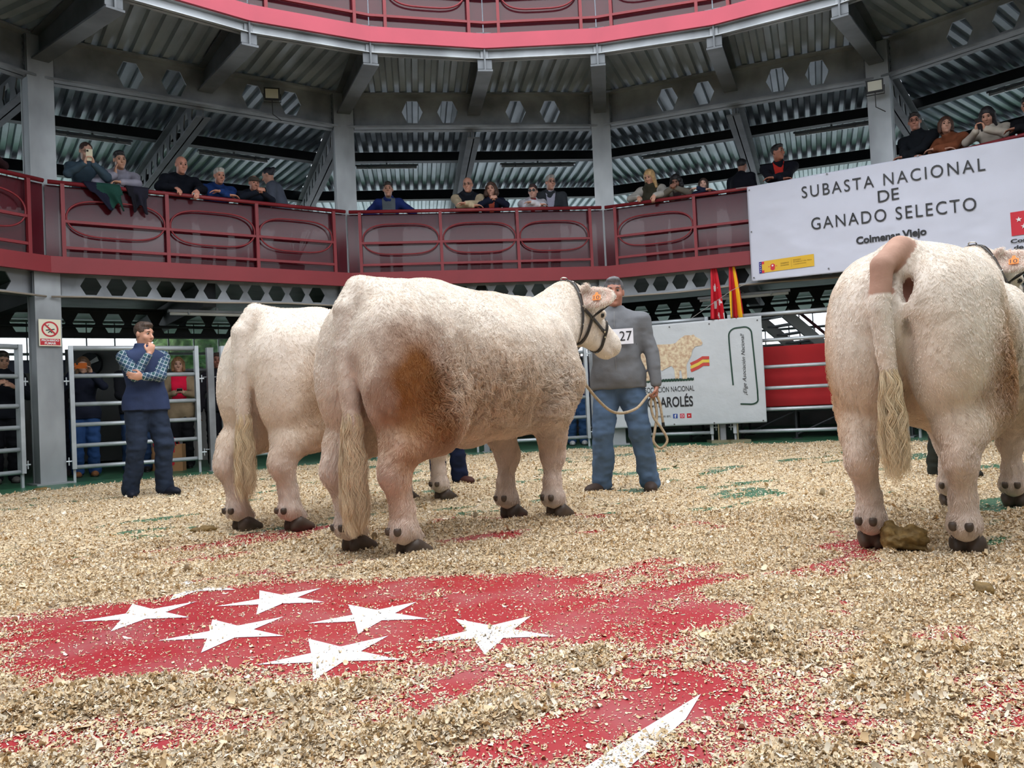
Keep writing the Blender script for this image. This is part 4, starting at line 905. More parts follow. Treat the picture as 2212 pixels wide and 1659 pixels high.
    G_ = s.grad(v)
    fl_ = np.clip(1 - np.abs(v[:, 2] - .86) / .46, 0, 1) * np.clip((np.abs(v[:, 1]) - .12) / .1, 0, 1) * np.clip((v[:, 0] + .05) / .2, 0, 1) * np.clip((L + .45 - v[:, 0]) / .2, 0, 1)
    w = np.abs(fbm(v * [1, 1, .75], 11, 3, seed + 2) - .5) * 2
    tuft = fl_ * (.42 - w) * .034 * curls + (fbm(v, 20, 2, seed + 4) - .5) * .006
    v = v + G_ * tuft[:, None]; v[:, 2] = np.maximum(v[:, 2], .012)
    TL_ = np.array(tl)
    def tdist(Q_):
        d_ = np.full(len(Q_), 9.)
        for a_, b_ in zip(TL_[:-1], TL_[1:]):
            ab = b_ - a_; t_ = np.clip(((Q_ - a_) @ ab) / (ab @ ab), 0, 1); d_ = np.minimum(d_, np.linalg.norm(Q_ - a_ - t_[:, None] * ab, axis=1))
        return d_
    def onbare(Q_): return (tdist(Q_) < .085 * tr_ + .004) & (Q_[:, 0] < -.12) & (Q_[:, 2] > bare_tail)
    def onrear(Q_): return ((Q_[:, 0] - tl[2][0] - .12) / .08) ** 2 + ((Q_[:, 1] - tl[2][1] + .085) / .032) ** 2 + ((Q_[:, 2] - tl[2][2] + .12) / .075) ** 2 + (fbm(Q_, 25, 2, 3) - .5) * 1.4 < .8
    colr = coat_colour(v, patches)
    if bare_tail:
        m_ = onbare(v); colr[m_] = np.array(lin((184, 146, 128)))[None] * (.85 + .3 * fbm(v[m_], 12, 2, 5))[:, None]
    # ear lining, muzzle, rear are bare pink skin
    mz = np.linalg.norm(v - Hd(.47, 0, -.13), axis=1) < .065; colr[mz] = np.array(lin((205, 170, 150)))
    for ce, ed_, en_ in EARS.values():
        m_ = (np.linalg.norm(v - ce, axis=1) < .12) & ((v - ce) @ en_ > -.02) & ((s.grad(v) @ en_) > .1); colr[m_] = colr[m_] * .4 + np.array(lin((198, 150, 134))) * .6
    rear = onrear(v); colr[rear] = np.array([.30, .15, .11])
    o = mesh_obj('cow', v, f, SKINC, None, True, loc=(x, y, 0), rz=heading); o.scale = (sc, sc, sc)
    at = o.data.color_attributes.new('col', 'FLOAT_COLOR', 'POINT'); c4 = np.ones((len(v), 4), np.float32); c4[:, :3] = colr; at.data.foreach_set('color', c4.ravel())
    tag(o, label, 'cow', group)
    # hooves, dew claws, eyes
    for nm, Hf, fr in (('hoof', HL, 0), ('hoof', HR, 0), ('hoof', FL, 1), ('hoof', FRt, 1)):
        q = SDF((Hf[0] - .16, Hf[1] - .13, 0), (Hf[0] + .22, Hf[1] + .13, .16), .007)
        for k in (-1, 1):
            q.cone((Hf[0] - .01 + .03 * fr, Hf[1] + k * .030, .055), (Hf[0] + .085 + .03 * fr, Hf[1] + k * .040, .018), .047, .026, .012); q.ell((Hf[0] + .0 + .03 * fr, Hf[1] + k * .032, .034), (.070, .038, .05), .01)
            q.ell((Hf[0] - (.085 if fr else .122), Hf[1] + k * .032, .145), (.022, .019, .026), .004)
        q.cut(lambda X_, Y_, Z_: .003 - Z_ + 0 * X_ + 0 * Y_); q.obj(nm, HOOFM, o, relax=0)
    for q in (1, -1):
        mb = MB(); p_ = Hd(.19, q * .104, -.055)
        me_ = [(p_ + Rh @ (np.array([math.cos(a) * math.cos(b), math.sin(a) * math.cos(b), math.sin(b)]) * .019)) for b in np.linspace(-1.4, 1.4, 7) for a in np.linspace(0, 2 * PI, 12, endpoint=False)]
        mb.add(me_, [(r_ * 12 + k, r_ * 12 + (k + 1) % 12, (r_ + 1) * 12 + (k + 1) % 12, (r_ + 1) * 12 + k) for r_ in range(6) for k in range(12)]); mb.build('eye', EYEM, o, True)
    # ear tags
    for q in (1, -1):
        mb = MB(); ce, tx, en_ = EARS[q]; tz = np.cross(tx, en_); tz = tz * np.sign(tz[2]); tz = np.cross(tx, en_) * np.sign(np.cross(tx, en_)[2]); c_ = ce + en_ * .022 + tx * .015 - tz * .012
        mb.prism([(-.028, -.03), (.028, -.03), (.028, .008), (.012, .014), (.008, .032), (-.008, .032), (-.012, .014), (-.028, .008)], tx, tz, c_, .006)
        tg = mb.build('ear_tag', mat('orange_ear_tag', lin((232, 128, 24)), .4), o); mb = MB()
        nn_ = np.cross(tx, tz)
        for sd_ in (-1, 1): put_text(mb, '10', -.02, .02, -.024, .004, lambda a, b: c_ + tx * a * sd_ + tz * b + nn_ * .0038 * sd_)
        mb.build('tag_number', INK, tg)
    # short coat, longer curls on the flanks and thighs
    tri = v[f]; ar = np.linalg.norm(np.cross(tri[:, 1] - tri[:, 0], tri[:, 2] - tri[:, 0]), axis=1); cz = tri[:, :, 2].mean(1)
    wgt = ar * (cz > .10); fi = rng.choice(len(f), nh, p=wgt / wgt.sum()); u = rng.random((nh, 2)); T = tri[fi]
    P = T[:, 0] * ((1 - u[:, :1]) * (1 - u[:, 1:])) + T[:, 1] * (u[:, :1] * (1 - u[:, 1:])) + T[:, 2] * (u[:, :1] * u[:, 1:]) + T[:, 3] * ((1 - u[:, :1]) * u[:, 1:])
    Nn = s.grad(P); down = np.array([-.55, 0, -1.]) * np.ones((nh, 1)); down[:, 0] = np.where(P[:, 0] < .2, -.1, -.6); nz_ = fbm(P, 4, 2, seed + 9) - .5; down[:, 0] += nz_ * 2.2; down[:, 1] += (fbm(P, 4, 2, seed + 19) - .5) * 1.5
    D = down - Nn * (down * Nn).sum(1, keepdims=True); D /= np.maximum(np.linalg.norm(D, axis=1, keepdims=True), .05)
    fz = np.clip(1 - np.abs(P[:, 2] - .84) / .40, 0, 1) * np.clip((np.abs(P[:, 1]) - .08) / .1, 0, 1); fz = fz * np.clip((P[:, 0] + .12) / .2, 0, 1); hd = np.linalg.norm(P - Hd(.0, 0, -.05), axis=1) < .22
    Ln = .014 + .030 * fz * rng.uniform(.6, 1.3, nh) * curls + .008 * (P[:, 2] < .55) + .010 * hd * (P[:, 2] > poll[2] - .1); Ln *= rng.uniform(.7, 1.2, nh)
    muz = np.linalg.norm(P - Hd(.36, 0, -.12), axis=1) < .20; Ln = np.where(muz, .007, Ln)
    earin = np.linalg.norm(P - Hd(-.05, -.2, -.06), axis=1) < .14; Ln = np.where(earin, .022, Ln)
    cc = coat_colour(P, patches) * rng.uniform(.88, 1.12, (nh, 1)) * (.84 + .32 * fbm(P, 16, 2, 77))[:, None]; keep = np.ones(nh, bool)
    if bare_tail: keep &= ~onbare(P)
    keep &= ~onrear(P)
    ph = fbm(P, 14, 2, seed + 3) * 25 + rng.normal(0, .5, nh)
    P, Nn, D, Ln, cc, ph, fz = [q[keep] for q in (P, Nn, D, Ln, cc, ph, fz)]
    cell = .042; q_ = P / cell + 50; wob = np.stack([fbm(P, 20, 1, 60 + k) for k in range(3)], -1) * 1.6; ci = np.floor(q_ + wob); hsh = np.sin(ci @ np.array([12.9, 78.2, 37.7])) * 43758.5; hsh = hsh - np.floor(hsh)
    cen = (ci + .5 - wob - 50) * cell; cl = (cen - P) * .62; cl -= Nn * (cl * Nn).sum(1, keepdims=True); cl *= fz[:, None] * np.clip(Ln / .04, 0, 1)[:, None]
    ph = np.where(fz > .2, hsh * 6.28 + rng.normal(0, .35, len(P)), ph); cc = cc * (1 - .16 * fz * (hsh - .3))[:, None]
    make_strands('coat', P, Nn, D, Ln, .25 + .55 * fz, .6 + .7 * fz, .25 + .45 * fz, .0011, cc, o, 6, ph, clump=cl)
    # tail switch
    a_ = np.array(tl[-2]); b_ = np.array(tl[-1]); n2 = 4200; t = rng.random(n2) ** .8; top = np.array(tl[-3]) * .5 + np.array(tl[-2]) * .5
    P = top[None] * (1 - t[:, None]) + b_[None] * t[:, None]; ang = rng.uniform(0, 2 * PI, n2); Nn = np.stack([np.cos(ang), np.sin(ang), np.zeros(n2)], -1); P = P + Nn * (.034 - .018 * t[:, None])
    D = np.stack([np.zeros(n2), np.zeros(n2), np.full(n2, -1.)], -1) + Nn * rng.uniform(-.02, .085, (n2, 1)) ; D /= np.linalg.norm(D, axis=1, keepdims=True)
    kk = np.floor(ang / .42) + np.floor(t * 4) * 15; hk_ = np.sin(kk * 12.99) * 43758.5; hk_ -= np.floor(hk_)
    Ln = np.minimum((switch + (1 - t) * (top[2] - b_[2])) * (.45 + .55 * hk_) * rng.uniform(.75, 1.0, n2), (P[:, 2] - .10) * .97); Ln = np.maximum(Ln, .05)
    SW = np.array(lin((228, 208, 174))); cc = SW[None] * (rng.uniform(.72, 1.12, (n2, 1))) * (.8 + .3 * hk_[:, None])
    ph = hk_ * 6.28 + rng.normal(0, .22, n2)
    make_strands('tail_switch', P, Nn, D, Ln, np.full(n2, .055) * (.4 + hk_), 2.0 + 1.4 * hk_ + rng.normal(0, .1, n2), np.full(n2, .03), .0011, cc, o, 20, ph)
    if halter:
        def loop(c0, u_, w_, off=.008, n=40, far=.5, a0=0., a1=2 * PI, closed=True):
            c_ = Hd(*c0); U_ = Rh @ np.array(u_, float); W_ = Rh @ np.array(w_, float); ths = np.linspace(a0, a1, n, endpoint=not closed)
            return [s.march(c_, U_ * math.cos(t_) + W_ * math.sin(t_), far, off) for t_ in ths], c_
        def band(mb, pts, ctr, wd, th=.004, closed=True):
            pts = np.array(pts); n = len(pts)
            for _ in range(2):
                if closed: pts = (np.roll(pts, 1, 0) + pts * 2 + np.roll(pts, -1, 0)) / 4
                else: pts[1:-1] = (pts[:-2] + pts[1:-1] * 2 + pts[2:]) / 4
            T_ = np.roll(pts, -1, 0) - np.roll(pts, 1, 0)
            if not closed: T_[0] = pts[1] - pts[0]; T_[-1] = pts[-1] - pts[-2]
            T_ /= np.linalg.norm(T_, axis=1, keepdims=True); O_ = s.grad(pts); O_ -= T_ * (O_ * T_).sum(1, keepdims=True); O_ /= np.maximum(np.linalg.norm(O_, axis=1, keepdims=True), 1e-6); B_2 = np.cross(T_, O_)
            vs = []
            for p_, o_, b_ in zip(pts, O_, B_2): p_ = p_ + o_ * .003; vs += [p_ + b_ * wd / 2, p_ + b_ * wd / 2 + o_ * th, p_ - b_ * wd / 2 + o_ * th, p_ - b_ * wd / 2]
            fs = []
            for i in range(n if closed else n - 1):
                j = (i + 1) % n
                for k in range(4): fs.append((i * 4 + k, i * 4 + (k + 1) % 4, j * 4 + (k + 1) % 4, j * 4 + k))
            mb.add(vs, fs); return pts, O_
        hl = [];
        mb = MB(); crown, c_ = loop((-.035, 0, -.13), (.35, 0, -1.), (0, 1, 0), .012, 56); hc, ho = band(mb, crown, c_, .032); mb.build('crown_strap', LEATH, o, True)
        mb = MB(); nose, c_ = loop((.30, 0, -.12), (.25, 0, -1.), (0, 1, 0), .008, 44); hn, no_ = band(mb, nose, c_, .026); mb.build('nose_band', LEATH, o, True)
        mb = MB(); thr, c_ = loop((.10, 0, -.13), (.15, 0, -1.), (0, 1, 0), .010, 48, a0=-PI * .72, a1=PI * .72, closed=False); ht, to_ = band(mb, thr, c_, .028, closed=False); mb.build('jaw_strap', LEATH, o, True)
        stud = MB()
        for q in (1, -1):
            A_ = s.march(Hd(.10, 0, -.09), Rh @ np.array([0, q, .0]), .5, .010); ps = []
            for t_ in np.linspace(0, 1, 16): ps.append(s.march(Hd(-.04 + .34 * t_, 0, -.135 + .02 * t_), Rh @ np.array([0, q, 0.]), .5, .010))
            mb = MB(); hp, hoo = band(mb, ps, None, .026, closed=False); mb.build('cheek_strap', LEATH, o, True)
            for k in (1, 5, 9, 14): stud.tube([hp[k], hp[k] + hoo[k] * .011], .0085, 10)
        for k in range(2, 54, 5): stud.tube([hc[k], hc[k] + ho[k] * .011], .0085, 10)
        for k in range(3, 44, 8): stud.tube([hn[k], hn[k] + no_[k] * .011], .007, 10)
        stud.build('halter_stud', STUD, o, False)
        # buckle over the poll and ring under the jaw with the leather drop
        mb = MB(); p_ = hc[len(hc) // 2]; o_ = ho[len(hc) // 2]; mb.tube([p_ + o_ * .012 + Rh @ np.array([.02 * math.cos(t_), .028 * math.sin(t_), 0]) for t_ in np.linspace(0, 2 * PI, 14, endpoint=False)], .004, 6, closed=True); mb.build('buckle', STUD, o, True)
        jr = np.array(thr[len(thr) // 2]); mb = MB(); mb.tube([jr + np.array([.022 * math.cos(t_), 0, -.025 + .022 * math.sin(t_)]) for t_ in np.linspace(0, 2 * PI, 18, endpoint=False)], .004, 6, closed=True); mb.build('lead_ring', STUD, o, True)
        if halter == 2:
            q = SDF(jr - [.14, .1, .24], jr + [.1, .1, .02], .008); q.cone(jr + [-.05, 0, -.07], jr + [-.07, 0, -.13], .055, .065, .01); q.ell(jr + [-.04, 0, -.05], (.05, .04, .03), .02); q.obj('padded_jaw_pouch', LEATH, o)
        o['ring'] = [float(c) for c in jr]
    return o
PT = BRN
B = cow('middle cream cow with a brown stained thigh, facing right beside the man in grey', -.665, 4.19, math.radians(52), .975,
        ((-.07, .20), (-.05, -.20), (1.19, .14), (1.31, -.15)), 1.25, ((1.89, .02, 1.53), math.radians(-8), math.radians(27)),
        [(-.10, -.34, .88, .22, .32, .36, BRN, 1.25), (.06, -.38, .64, .22, .25, .2, BRN * 1.1, .9), (.5, -.35, .78, .6, .3, .32, TANC, .4), (-.1, -.2, .5, .15, .2, .3, TANC, .5)],
        h=.0115, nh=150000, halter=2, seed=1, switch=.50, tail=[(-.0, 0, 1.37), (-.13, .02, 1.39), (-.215, .03, 1.28), (-.235, .03, 1.08), (-.23, .02, .88), (-.23, 0, .70), (-.25, -.02, .56)])
A = cow('left cream cow standing behind the middle cow, tan hair low on its flank', -1.53, 5.235, math.radians(54), .98,
        ((-.16, .19), (-.04, -.19), (1.32, .16), (1.46, -.12)), 1.30, ((2.0, .0, 1.40), math.radians(0), math.radians(45)),
        [(.14, -.36, .85, .26, .3, .32, TANC * .85, .85)], h=.014, nh=80000, seed=5, switch=.42, tail=[(-.0, 0, 1.38), (-.14, .01, 1.41), (-.235, .03, 1.29), (-.25, .03, 1.08), (-.245, .03, .88), (-.25, .03, .72), (-.26, .03, .60)])
C = cow('right cream cow seen from behind, tail hanging between its hind legs', 1.79, 3.60, math.radians(50), .95,
        ((-.02, .20), (-.02, -.20), (1.50, .17), (1.62, -.15)), 1.42, ((2.08, .02, 1.60), math.radians(-30), math.radians(28)),
        [(.12, -.40, .80, .24, .2, .26, BRN * 1.4, .75), (.25, -.36, .95, .28, .2, .28, TANC, .6), (.02, .38, .85, .3, .15, .45, TANC, .8)], h=.012, nh=130000, halter=1, seed=9, bare_tail=1.19, switch=.34, tr_=.76,
        tail=[(-.0, -.03, 1.37), (-.15, -.02, 1.405), (-.265, .03, 1.32), (-.285, .045, 1.13), (-.27, .035, .93), (-.265, .02, .78), (-.27, .01, .66)])

# ------------------------------------------------------------------ people
SKIN = {}
def skin(c): 
    k = 'skin_%d_%d_%d' % c
    return mat(k, lin(c), .5, 0, .05, 20, .08, 60)
def cloth(c, rough=.85, var=.06, bump=.25, bscale=30, name=None): return mat(name or 'cloth_%d_%d_%d' % c, lin(c), rough, 0, var, 10, bump, bscale, spec=.2)
def plaid(name, base, c1, c2):
    if name in MATS: return MATS[name]
    m = mat(name, base, .8); nt = m.node_tree; b = nt.nodes['Principled BSDF']; L = nt.links.new; tc = nt.nodes.new('ShaderNodeTexCoord')
    cur = base
    out = None
    for ax, sc_, col_, w_ in (('X', 30, c1, .18), ('Z', 30, c1, .18), ('X', 15, c2, .55), ('Z', 15, c2, .55)):
        sp = nt.nodes.new('ShaderNodeSeparateXYZ'); mp = nt.nodes.new('ShaderNodeMapping'); mp.inputs['Rotation'].default_value = (.3, .35, .5); L(tc.outputs['Object'], mp.inputs[0]); L(mp.outputs[0], sp.inputs[0])
        mu = nt.nodes.new('ShaderNodeMath'); mu.operation = 'MULTIPLY'; mu.inputs[1].default_value = sc_; L(sp.outputs[ax], mu.inputs[0])
        fr = nt.nodes.new('ShaderNodeMath'); fr.operation = 'FRACT'; L(mu.outputs[0], fr.inputs[0]); lt = nt.nodes.new('ShaderNodeMath'); lt.operation = 'LESS_THAN'; lt.inputs[1].default_value = w_; L(fr.outputs[0], lt.inputs[0])
        mx = nt.nodes.new('ShaderNodeMix'); mx.data_type = 'RGBA'; mx.inputs[7].default_value = (*col_, 1)
        fc = nt.nodes.new('ShaderNodeMath'); fc.operation = 'MULTIPLY'; fc.inputs[1].default_value = .9 if w_ < .3 else .45; L(lt.outputs[0], fc.inputs[0]); L(fc.outputs[0], mx.inputs[0])
        if out is None: mx.inputs[6].default_value = (*base, 1)
        else: L(out, mx.inputs[6])
        out = mx.outputs[2]
    L(out, b.inputs['Base Color']); return m
def unit(v): v = np.array(v, float); return v / max(1e-9, np.linalg.norm(v))
def ik(a, b, l1, l2, hint):
    a, b = np.array(a, float), np.array(b, float); d = b - a; D = np.linalg.norm(d)
    if D > (l1 + l2) * .995: b = a + d / D * (l1 + l2) * .995; d = b - a; D = np.linalg.norm(d)
    u = d / D; x = (l1 * l1 - l2 * l2 + D * D) / (2 * D); hh = math.sqrt(max(0, l1 * l1 - x * x)); w = np.array(hint, float) - a; w = w - u * (w @ u); w = unit(w)
    return a + u * x + w * hh, b
def person(label, loc, yaw, Ht=1.72, lean=0., girth=1., head=(0., 0., 0.), arms=None, feet=None, skinc=(196, 150, 126), hair=('short', (60, 45, 35)), top=('jacket', (40, 40, 50)), inner=None, legs=(40, 45, 60), shoes=(40, 30, 25),
           h=.011, glasses=None, female=False, hem=.86, group=None, eyes=False, bare_arm=False, vest=None, twist=0., knee=None, plaidm=None, collar=True, pelvis=None):
    """standing figure in its own frame: +y is where it faces, +x its right hand; feet on z=0"""
    k = Ht / 1.75; A_ = lambda *p: np.array(p, float) * k
    pel = A_(0, 0, .94) if pelvis is None else np.array(pelvis, float); c_, s_ = math.cos(lean), math.sin(lean); sp = lambda u: pel + np.array([0, s_ * u, c_ * u]) * k   # along the spine
    fw = np.array([0, c_, -s_]); upv = np.array([0, s_, c_]); rt = np.array([math.cos(twist), -math.sin(twist), 0]); fw2 = np.array([math.sin(twist), math.cos(twist), 0]) * c_ + np.array([0, 0, -s_])
    shw = (.175 if female else .195) * (1 + .25 * (girth - 1)); chest, neck = sp(.36), sp(.525)
    SHr = {1: sp(.452) + rt * shw * k, -1: sp(.452) - rt * shw * k}
    feet = feet or {1: (.11, .02), -1: (-.11, .02)}; arms = arms or {}
    J = {}
    for q in (1, -1):
        fx, fy = feet[q][:2]; fyaw = feet[q][2] if len(feet[q]) > 2 else 0.; ank = np.array([fx * k, fy * k - .03 * k, .085 * k]); hip = pel + np.array([q * .095 * k, 0, -.02 * k])
        kn, _ = ik(hip, ank, .43 * k, .422 * k, (hip + ank) / 2 + np.array([q * .02, 1, 0]))
        t_ = arms.get(q) or ('hang',); hint = SHr[q] + np.array([q * .5, -.3, -.5])
        if isinstance(t_[0], str): hd = SHr[q] + np.array([q * .10, .05, -.56]) * k
        else: hd = np.array(t_[0], float); hint = np.array(t_[1], float) if len(t_) > 1 and t_[1] is not None else hint
        el, hd = ik(SHr[q], hd, .285 * k, .265 * k, hint); J[q] = dict(hip=hip, kn=kn, an=ank, el=el, wr=hd, fyaw=fyaw, curl=(t_[2] if len(t_) > 2 else .5), hdir=(t_[3] if len(t_) > 3 else None), pn=(t_[4] if len(t_) > 4 else None))
    hy, hp, hr = head; Rhd = rotz(-hy) @ np.array([[1, 0, 0], [0, math.cos(-hp), -math.sin(-hp)], [0, math.sin(-hp), math.cos(-hp)]])
    if hr: Rhd = Rhd @ np.array([[math.cos(hr), 0, math.sin(hr)], [0, 1, 0], [-math.sin(hr), 0, math.cos(hr)]])
    hc = neck + unit(upv + np.array([0, 0, 1.])) * .168 * k + fw * .022 * k; kh = k * .98
    Hh = lambda a, b, c: hc + Rhd @ (np.array([a, b, c]) * kh)
    allp = np.array([J[q][n] for q in (1, -1) for n in ('hip', 'kn', 'an', 'el', 'wr')] + [hc, pel, chest]); lo = allp.min(0) - .25; hi = allp.max(0) + .25; lo[2] = -.01
    g = girth
    def torso(s, inf=0.):
        s.ell(pel + fw * .0, ((.165 if not female else .178) * k * (1 + (g - 1) * .7), .115 * k * g, .15 * k), .03)
        s.ell(sp(.17) + fw * .015 * (g - 1) * 8, ((.145 if not female else .13) * k * g, .105 * k * g + .02 * max(0, g - 1), .18 * k), .06); s.ell(chest, ((.175 if not female else .155) * k * (1 + (g - 1) * .5), .115 * k * (1 + (g - 1) * .6), .19 * k), .06)
        if female: [s.ell(sp(.33) + rt * q * .07 * k + fw * .085 * k, (.06 * k, .055 * k, .06 * k), .04) for q in (1, -1)]
        s.cone(SHr[1], SHr[-1], .052 * k, .052 * k, .06); s.cone(sp(.45), neck + upv * .01, .085 * k, .056 * k, .04)
    def arm(s, q, fr=1., inf=0.):
        j = J[q]; s.cone(SHr[q], j['el'], .052 * k, .043 * k, .05); w = j['el'] + (j['wr'] - j['el']) * fr; s.cone(j['el'], w, .043 * k, (.043 - .015 * fr) * k, .015)
    def leg(s, q):
        j = J[q]; s.cone(j['hip'], j['kn'], .088 * k * (1 + .4 * (g - 1)), .058 * k, .05); s.cone(j['kn'], j['kn'] * .62 + j['an'] * .38 + [0, -.012, 0], .057 * k, .056 * k, .02); s.cone(j['kn'] * .62 + j['an'] * .38, j['an'], .055 * k, .036 * k, .02)
    b = SDF(lo, hi, h); torso(b); f3 = []
    for q in (1, -1):
        arm(b, q); leg(b, q); j = J[q]
        fd = np.array([math.sin(j['fyaw']), math.cos(j['fyaw']), 0]); b.cone(j['an'] - [0, 0, .02], j['an'] + fd * .11 * k - [0, 0, .052 * k], .034 * k, .018 * k, .02)
        # hand: palm, four bent fingers, thumb from the side of the palm
        d = unit(j['wr'] - j['el']) if j['hdir'] is None else unit(j['hdir']); pn = np.array([-q, 0, 0.]) if j['pn'] is None else np.array(j['pn'], float)
        pn = unit(pn - d * (pn @ d)); sdv = np.cross(d, pn) * q; sdv = sdv * (1 if q > 0 else 1); c = j['curl']; w0 = j['wr']; hk = k * (1. if not female else .92); Tm = np.stack([d, sdv, pn], 1)
        b.ell(w0 + d * .048 * hk, (.050 * hk, .040 * hk, .017 * hk), .012, Tm); j['palm'] = w0 + d * .05 * hk; j['grip'] = w0 + d * .075 * hk + pn * .028 * hk
        for m_, (off, ln_) in enumerate(((.028, .070), (.010, .080), (-.009, .074), (-.027, .058))):
            p0 = w0 + d * .085 * hk + sdv * off * hk; a1 = c * 1.1; a2 = c * 2.3; d1 = d * math.cos(a1) + pn * math.sin(a1); d2 = d * math.cos(a2) + pn * math.sin(a2)
            p1 = p0 + d1 * ln_ * .52 * hk; p2 = p1 + d2 * ln_ * .5 * hk; rr_ = max(.0085 * hk, h * .62); b.cone(p0, p1, rr_ * 1.05, rr_, .004); b.cone(p1, p2, rr_, rr_ * .85, .003)
        t0 = w0 + d * .030 * hk + sdv * .034 * hk; t1 = t0 + unit(d * .75 + sdv * .55 + pn * .45) * .042 * hk; t2 = t1 + unit(d * .95 + pn * .6 * (.4 + c) + sdv * (.1 - .5 * c)) * .034 * hk; rr_ = max(.0105 * hk, h * .68)
        b.cone(t0, t1, rr_ * 1.2, rr_, .008); b.cone(t1, t2, rr_, rr_ * .85, .003)
    # head
    b.cone(neck - upv * .02, Hh(0, -.01, -.05), .058 * k * (.88 if female else 1), .055 * k * (.88 if female else 1), .02)
    b.ell(Hh(0, -.008, .035), (.076 * kh, .094 * kh, .088 * kh), .02, Rhd); b.ell(Hh(0, .022, -.045), (.060 * kh * (1 + .3 * (g - 1)), .070 * kh, .078 * kh), .03, Rhd); b.ell(Hh(0, .072, -.100), (.026 * kh, .022 * kh, .020 * kh), .02, Rhd)
    for q in (1, -1):
        b.ell(Hh(q * .036, .062, -.030), (.026 * kh, .026 * kh, .024 * kh), .02, Rhd); b.ell(Hh(q * .078, -.008, -.006), (.010 * kh, .019 * kh, .031 * kh), .008, Rhd); b.ell(Hh(q * .031, .092, .012), (.019 * kh, .012 * kh, .012 * kh), .010, Rhd, op='sub')
    b.cone(Hh(-.036, .078, .030), Hh(.036, .078, .030), .011 * kh, .011 * kh, .015); b.cone(Hh(0, .086, .012), Hh(0, .112, -.026), .009 * kh, .015 * kh, .010); b.ell(Hh(0, .102, -.033), (.019 * kh, .012 * kh, .010 * kh), .006, Rhd)
    b.ell(Hh(0, .086, -.062), (.026 * kh, .014 * kh, .0075 * kh), .006, Rhd); b.ell(Hh(0, .0865, -.073), (.021 * kh, .013 * kh, .007 * kh), .006, Rhd)
    body = b.obj('person', skin(skinc), None, loc=loc, rz=yaw, relax=0 if h > .008 else 1); tag(body, label, 'person', group)
    lf = b
    for q in (1, -1):
        c0 = Hh(q * .031, .077, .010); mb = MB(); r0 = .0125 * kh; n = 10
        vs = [c0 + Rhd @ (np.array([math.cos(a) * math.cos(e), math.sin(e), math.sin(a) * math.cos(e)]) * r0) for e in np.linspace(-1.5, 1.5, 9) for a in np.linspace(0, 2 * PI, n, endpoint=False)]
        for r_ in range(8):
            mb.cur = 1 if r_ >= (6 if eyes else 5) else 0
            mb.add([], []); o0 = r_ * n
            mb.f += [(o0 + i, o0 + (i + 1) % n, o0 + n + (i + 1) % n, o0 + n + i) for i in range(n)]; mb.mi += [mb.cur] * n
        mb.v = [tuple(p) for p in vs]; mb.build('eye', parent=body, smooth=True, mats=[mat('eye_white', (.38, .34, .31), .3), mat('iris_brown', (.03, .017, .01), .15)])
        mb = MB(); mb.tube([Hh(q * .016, .094, .030), Hh(q * .031, .097, .035), Hh(q * .048, .083, .031)], [.003 * k, .0042 * k, .002 * k], 5); mb.build('eyebrow', mat('brow_%d_%d_%d' % hair[1], tuple(c * .8 for c in lin(hair[1])), .8), body)
    mb = MB(); mb.tube([Hh(-.024, .0935, -.067), Hh(0, .1005, -.0665), Hh(.024, .0935, -.067)], [.0015, .0035 * k, .0015], 5); mb.build('lips', mat('lips_%d' % skinc[0], tuple(a * b_ for a, b_ in zip(lin(skinc), (.62, .38, .36))), .5), body)
    # hair
    st, hcx = hair; HM = mat('hair_%d_%d_%d' % hcx, tuple(c * 1.0 for c in lin(hcx)), .55, 0, .35, 40, .6, 90, stretch=(1, 1, .25))
    if st != 'none':
        hs_ = SDF(hc - .26 * k, hc + .26 * k, max(.006, h * .75)); F2 = Rhd
        def HE(p, r, kk=.02, op='add'): hs_.ell(Hh(*p), tuple(x * kh for x in r), kk, Rhd, op)
        if st in ('short', 'grey', 'crop'):
            HE((0, -.016, .044), (.082, .098, .090)); HE((0, .04, .10), (.055, .05, .03)); HE((0, .115, -.035), (.082, .085, .088), .01, 'sub'); HE((0, .0, -.10), (.12, .12, .085), .01, 'sub')
        elif st == 'fringe':
            HE((0, -.028, .012), (.083, .082, .062)); HE((0, .06, .03), (.12, .085, .12), .01, 'sub'); HE((0, .02, .10), (.075, .10, .055), .01, 'sub'); HE((0, .0, -.10), (.12, .12, .07), .01, 'sub')
        elif st == 'bun':
            HE((0, -.016, .042), (.081, .097, .088)); HE((0, -.115, .06), (.04, .035, .04)); HE((0, .105, -.025), (.080, .078, .090), .01, 'sub'); HE((0, .0, -.11), (.12, .10, .07), .01, 'sub')
        elif st in ('long', 'bob', 'curly'):
            HE((0, -.014, .040), (.086, .102, .094)); dz = -.20 if st == 'long' else -.10
            for q in (1, -1): hs_.cone(Hh(q * .068, .0, .02), Hh(q * (.085 if st == 'curly' else .078), .01, dz + .02), .040 * kh, (.050 if st == 'curly' else .030) * kh, .03)
            hs_.cone(Hh(0, -.06, .02), Hh(0, -.065, dz), .07 * kh, (.085 if st == 'curly' else .065) * kh, .03)
            HE((0, .118, -.03), (.058, .085, .098), .012, 'sub')
        elif st == 'cap':
            HE((0, -.012, .055), (.090, .105, .062)); hs_.cone(Hh(-.04, .09, .045), Hh(.04, .09, .045), .024 * kh, .024 * kh, .02, sy=(2, .5)); HE((0, .0, -.06), (.14, .16, .085), .004, 'sub')
        elif st == 'beanie':
            HE((0, -.014, .048), (.088, .104, .092)); HE((0, .02, -.085), (.14, .16, .085), .004, 'sub')
        hs_.obj('cap' if st in ('cap', 'beanie') else 'hair', HM if st not in ('cap', 'beanie') else cloth(hcx), body, wrinkle=.010 if st == 'curly' else .003, wf=30 if st == 'curly' else 45)
